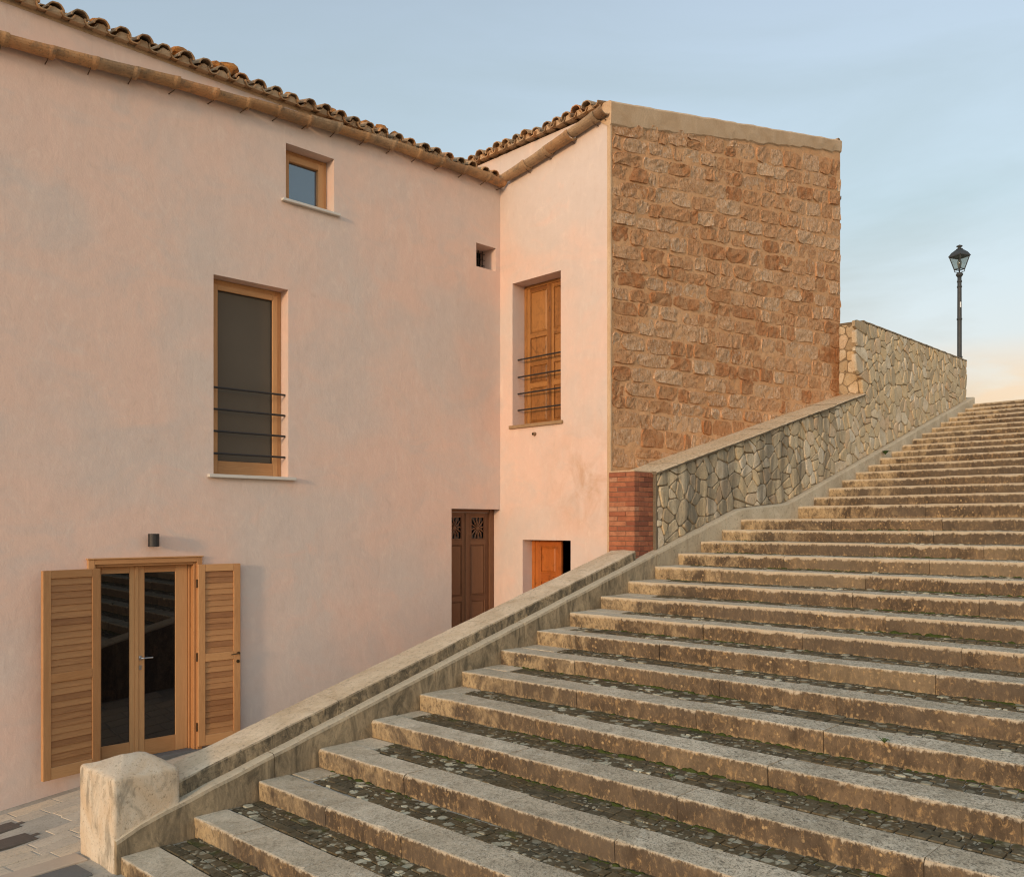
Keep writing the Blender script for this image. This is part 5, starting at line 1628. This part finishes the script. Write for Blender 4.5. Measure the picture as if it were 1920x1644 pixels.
# brown double door in the corner, carved grilles at the top
bd = empty_part('brown_door', house, FA.pt(H_BROWN[0], H_BROWN[2])); bd['label'] = 'dark brown panelled double door with carved square grilles'
b0, b1, bz0, bz1 = H_BROWN[:4]
OB = -0.17
br = FA.at(916, OB); bmid = FA.at(874.5, OB); bl = 2 * bmid - br
m = MB(); m.box(FA, br + 0.001, b1 - 0.003, bz0, bz1 - 0.002, -0.205, OB + 0.03); m.box(FA, bl, br, bz1 - 0.05, bz1 - 0.002, -0.205, OB + 0.02); m.obj('door_frame', 'brown_wood', bd, bevel=0.004)
q1 = 1 - (bz1 - FA.px(895, 1010, OB)[1]) / (bz1 - 0.05 - bz0); q2 = 1 - (bz1 - FA.px(895, 1114, OB)[1]) / (bz1 - 0.05 - bz0)
for (a, b) in ((max(bl, b0 + 0.002), bmid - 0.012), (bmid + 0.012, br)):
    if a == max(bl, b0 + 0.002): a = bl
    cells = leaf(FA, a, b, bz0, bz1 - 0.052, OB, [0.12, q2, q1], 'brown_wood', bd, 0.075, 0.075, skip=(3,))
    (g0, g1, y0, y1) = cells[3]
    sheet(FA, g0, g1, y0, y1, OB - 0.03, 'grille_glass', 'door_glass', bd)
    m = MB(); ca, cz2 = (g0 + g1) / 2, (y0 + y1) / 2; rr = min(g1 - g0, y1 - y0) / 2
    ring(m, FA, g0, g1, y0, y1, 0.022, OB - 0.02, OB - 0.004)
    for i in range(12):
        an = 2 * pi * i / 12 + 0.13
        m.tube([FA.pt(ca + 0.2 * rr * cos(an), cz2 + 0.2 * rr * sin(an), OB - 0.012), FA.pt(ca + 0.55 * rr * cos(an), cz2 + 0.55 * rr * sin(an), OB - 0.008), FA.pt(ca + 0.95 * rr * cos(an), cz2 + 0.95 * rr * sin(an) * (y1 - y0) / (g1 - g0), OB - 0.012)], [0.006, 0.014, 0.005], 6)
    m.tube([FA.pt(ca, cz2, OB - 0.02), FA.pt(ca, cz2, OB)], 0.03, 10)
    m.obj('carved_grille', 'brown_wood', bd)
m = MB(); m.box(FA, bmid - 0.03, bmid + 0.03, bz0, bz1 - 0.055, OB - 0.002, OB + 0.022); m.obj('cover_strip', 'brown_wood', bd, bevel=0.006)

# window with old orange shutters on the side facade
w3 = empty_part('shuttered_window', house, FB.pt(H_BW[0], H_BW[2])); w3['label'] = 'tall window closed by old orange panelled shutters behind four bars'
OW = -0.27
c0, c1, cz0, cz1 = H_BW[:4]
m = MB(); ring(m, FB, c0 + 0.002, c1 - 0.002, cz0 + 0.002, cz1 - 0.002, 0.05, -0.30, OW + 0.012, wb=0.02); m.obj('frame', 'old_orange_wood', w3, bevel=0.003)
cm = (c0 + c1) / 2 + 0.045
for (a, b) in ((c0 + 0.052, cm - 0.002), (cm + 0.002, c1 - 0.052)):
    leaf(FB, a, b, cz0 + 0.024, cz1 - 0.054, OW, [0.30, 0.46, 0.66], 'old_orange_wood', w3, 0.065, 0.07)
m = MB(); m.box(FB, cm - 0.028, cm + 0.022, cz0 + 0.024, cz1 - 0.056, OW - 0.001, OW + 0.018); m.obj('cover_strip', 'old_orange_wood', w3, bevel=0.005)
for (u, v) in ((973.8, 674.8), (973.8, 707.3), (973.8, 738.5), (973.8, 769.3)):
    z = FB.px(u, v, -0.12)[1]
    m = MB(); m.tube([FB.pt(c0 - 0.01, z, -0.12), FB.pt(c1 + 0.01, z, -0.12)], 0.0125, 8); m.obj('bar', 'black_iron', w3)
sill(FB, H_BW, 0.05, 0.04, 0.05, 'brown_sill', w3)

# low opening with a red-orange door standing ajar
ld = empty_part('low_door', house, FB.pt(H_BD[0], H_BD[2])); ld['label'] = 'worn red orange door standing ajar in a low opening'
e0_, e1_, ez0, ez1 = H_BD[:4]
m = MB()
P = FB.pt
m.add([P(e0_, ez0, -0.24), P(e1_, ez0, -0.24), P(e1_, ez1, -0.24), P(e0_, ez1, -0.24), P(e0_, ez0, -1.6), P(e1_, ez0, -1.6), P(e1_, ez1, -1.6), P(e0_, ez1, -1.6)],
      [(4, 5, 6, 7), (0, 4, 7, 3), (1, 2, 6, 5), (3, 7, 6, 2), (0, 1, 5, 4)])
m.obj('dark_passage', 'dark_room', ld)
ar = FB.at(1053, -0.22)
m = MB(); m.box(FB, e0_ + 0.002, e0_ + 0.06, ez0, ez1 - 0.002, -0.30, -0.2); m.obj('door_post', 'red_orange_wood', ld, bevel=0.004)
leaf(FB, e0_ + 0.062, ar, ez0, ez1 - 0.012, -0.215, [0.1, 0.42, 0.72], 'red_orange_wood', ld, 0.11, 0.12)

# clay pipe stub under that window's sill
a, z = FB.px(1001, 813, 0.03)
m = MB(); m.tube([FB.pt(a, z, -0.02), FB.pt(a, z - 0.004, 0.05)], 0.026, 12); m.tube([FB.pt(a, z - 0.004, 0.0505), FB.pt(a, z - 0.004, 0.052)], 0.016, 10, 1); m.obj('pipe_stub', ['terracotta', 'dark_room'], house)

# ------------------------------------------------------------------ wall lamp
a, z = FA.px(287.5, 1012.5, 0.085)
wl_ = thing('wall_lamp', FA.pt(a, z - 0.08, 0.08), 'small black cylindrical wall lamp above the glazed door', 'wall lamp')
m = MB(); c = FA.pt(a, z, 0.095); m.lathe((c.x, c.y, c.z - 0.073), [(0.058, 0), (0.06, 0.004), (0.06, 0.142), (0.058, 0.146)], 24); o = m.obj('shade', 'black_iron', wl_)
m = MB(); m.box(FA, a - 0.025, a + 0.025, z - 0.05, z + 0.05, 0.001, 0.045); m.obj('wall_bracket', 'black_iron', wl_, bevel=0.003)
m = MB(); m.lathe((c.x, c.y, c.z - 0.0745), [(0.045, 0), (0.045, 0.001)], 20); m.obj('diffuser', 'lantern_glass', wl_)

# ------------------------------------------------------------------ street lamp
LD = 23.2
lx = (1799 - CX) / F * LD
def lz(v): return CZ + (HZ - v) / F * LD
base_z = Zk[33] - 0.03
lamp = thing('street_lamp', (lx, LD, base_z), 'black iron street lamp with a four sided lantern behind the rubble wall', 'street lamp')
pz = lambda v: lz(v) - base_z
m = MB()
m.lathe((lx, LD, base_z), [(0.13, 0), (0.13, 0.12), (0.10, 0.16), (0.10, 0.7), (0.075, 0.76), (0.058, 0.8), (0.056, pz(600)), (0.052, pz(536)), (0.05, pz(517))], 16)
m.obj('pole', 'lamp_iron', lamp, smooth=True)
for vv_, rr in ((670, 0.075), (598.5, 0.068), (538, 0.062), (528, 0.062)):
    m = MB(); h_ = pz(vv_)
    m.lathe((lx, LD, base_z + h_), [(0.05, -0.03), (rr, -0.018), (rr, 0.018), (0.05, 0.03)], 16); m.obj('collar', 'lamp_iron', lamp, smooth=True)
m = MB(); m.lathe((lx, LD, base_z), [(0.05, pz(520)), (0.085, pz(516.5)), (0.09, pz(514)), (0.06, pz(512))], 16); m.obj('capital', 'lamp_iron', lamp, smooth=True)
lan = empty_part('lantern', lamp, (lx, LD, lz(505)))
yaw = radians(22)
def sq(z, r, i): 
    an = yaw + pi / 4 + i * pi / 2
    return Vector((lx + r * cos(an), LD + r * sin(an), z))
zb_, zt_ = lz(505), lz(481)
rb, rt = 0.125, 0.24
m = MB()
for i in range(4):
    m.tube([sq(zb_, rb, i), sq(zt_, rt, i)], 0.014, 6)
    m.tube([sq(zb_, rb, i), sq(zb_, rb, i + 1)], 0.013, 6)
    m.tube([sq(zt_, rt, i), sq(zt_, rt, i + 1)], 0.02, 6)
m.obj('cage', 'lamp_iron', lan)
for i in range(4):
    k_ = 0.97
    c_ = [sq(zb_ + 0.01, rb * k_, i), sq(zb_ + 0.01, rb * k_, i + 1), sq(zt_ - 0.01, rt * k_, i + 1), sq(zt_ - 0.01, rt * k_, i)]
    nrm = (c_[1] - c_[0]).cross(c_[3] - c_[0]).normalized() * 0.003
    m = MB(); m.hexa([c_[0] - nrm, c_[1] - nrm, c_[1] + nrm, c_[0] + nrm, c_[3] - nrm, c_[2] - nrm, c_[2] + nrm, c_[3] + nrm]); m.obj('pane', 'lantern_pane', lan) if 'lantern_pane' in MATS else None
# clear lantern glass
gm = bpy.data.materials.new('lantern_pane'); gm.use_nodes = True
gn = gm.node_tree; gn.nodes.clear()
go = gn.nodes.new('ShaderNodeOutputMaterial'); gt = gn.nodes.new('ShaderNodeBsdfTransparent'); gt.inputs[0].default_value = (0.86, 0.87, 0.85, 1)
gg = gn.nodes.new('ShaderNodeBsdfGlossy'); gg.inputs['Roughness'].default_value = 0.05
gx = gn.nodes.new('ShaderNodeMixShader'); gx.inputs[0].default_value = 0.12
gn.links.new(gt.outputs[0], gx.inputs[1]); gn.links.new(gg.outputs[0], gx.inputs[2]); gn.links.new(gx.outputs[0], go.inputs['Surface'])
MATS['lantern_pane'] = gm
for i in range(4):
    k_ = 0.97
    c_ = [sq(zb_ + 0.01, rb * k_, i), sq(zb_ + 0.01, rb * k_, i + 1), sq(zt_ - 0.01, rt * k_, i + 1), sq(zt_ - 0.01, rt * k_, i)]
    nrm = (c_[1] - c_[0]).cross(c_[3] - c_[0]).normalized() * 0.003
    m = MB(); m.hexa([c_[0] - nrm, c_[1] - nrm, c_[1] + nrm, c_[0] + nrm, c_[3] - nrm, c_[2] - nrm, c_[2] + nrm, c_[3] + nrm]); m.obj('pane', 'lantern_pane', lan)
m = MB()
v = [sq(zt_, rt + 0.03, i) for i in range(4)] + [sq(zt_ + 0.015, rt + 0.03, i) for i in range(4)] + [sq(lz(473.5), 0.20, i) for i in range(4)] + [sq(lz(468.5), 0.10, i) for i in range(4)]
f = [(3, 2, 1, 0)]
for r_ in range(3):
    for i in range(4): f.append((r_ * 4 + i, r_ * 4 + (i + 1) % 4, r_ * 4 + 4 + (i + 1) % 4, r_ * 4 + 4 + i))
f.append((12, 13, 14, 15)); m.add(v, f); m.obj('lantern_roof', 'lamp_iron', lan)
m = MB(); h0 = lz(468) 
m.lathe((lx, LD, h0), [(0.09, 0), (0.07, 0.02), (0.035, 0.035), (0.035, 0.05), (0.075, 0.075), (0.075, 0.095), (0.03, 0.115), (0.012, 0.125)], 14); m.obj('finial', 'lamp_iron', lan, smooth=True)
m = MB()
for i in range(4):
    p = sq(zb_, rb, i); c = Vector((lx, LD, lz(512)))
    mid_ = (p + c) / 2 + Vector((p.x - lx, p.y - LD, 0)) * 0.45
    m.tube([c, mid_ - Vector((0, 0, 0.01)), p], 0.011, 6)
m.obj('scroll_arms', 'lamp_iron', lan)
m = MB(); m.lathe((lx, LD, lz(503)), [(0.04, 0), (0.045, 0.06), (0.055, 0.10), (0.06, 0.16), (0.04, 0.21), (0.015, 0.225)], 12); m.obj('bulb', 'lantern_glass', lan, smooth=True)
m = MB()
for i in range(7):
    an = radians(215 + i * 14)
    pass
s0 = 0.0575
aa = [radians(255 + 9 * i) for i in range(5)]
v = [Vector((lx + s0 * cos(t_), LD + s0 * sin(t_), zz)) for zz in (lz(577), lz(567)) for t_ in aa]
m.add(v, [(i, i + 1, i + 6, i + 5) for i in range(4)]); m.obj('sticker', 'white_sticker', lamp, fixn=False)

# ------------------------------------------------------------------ weeds in the joints
def weed(k, u, v, label, r, n_):
    # the step's foot or edge nearest to the pixel
    d = (CZ - Zk[k]) * F / (v - HZ) if v > HZ else None
    p = Vector(((u - CX) / F * d, d, Zk[k])) if d else None
    if p is None:
        fr = SF(NS - 0.06); a, z = fr.px(u, v); p = fr.pt(a, z)
    m = MB()
    for i in range(n_):
        an = 2 * pi * i / n_ + R.uniform(-0.4, 0.4); l = r * R.uniform(0.6, 1.2)
        d_ = Vector((cos(an), sin(an), 0)); w_ = Vector((-sin(an), cos(an), 0)) * l * 0.22
        a, b, c = p, p + d_ * l * 0.5 + Vector((0, 0, l * 0.6)), p + d_ * l + Vector((0, 0, l * R.uniform(0.3, 0.8)))
        m.add([a - w_ * 0.3, a + w_ * 0.3, b + w_, b - w_, c], [(0, 1, 2, 3), (3, 2, 4)], tint=R.random())
    o = m.obj('weed', 'leaf', fixn=False)
    setp(o, label, 'weed', 'weeds in the stair joints')
weed(6, 1658, 1392, 'small green weed rooted on the right of the lower steps, above a joint', 0.045, 11)
weed(4, 1258, 1457, 'small green weed behind a nosing slab in the middle of the lower steps', 0.045, 10)
weed(4, 1528, 1470, 'thin green weed hanging on a riser at the lower right', 0.04, 8)
weed(24, 1660, 852, 'dark green weed beside the curb high on the upper steps', 0.12, 16)
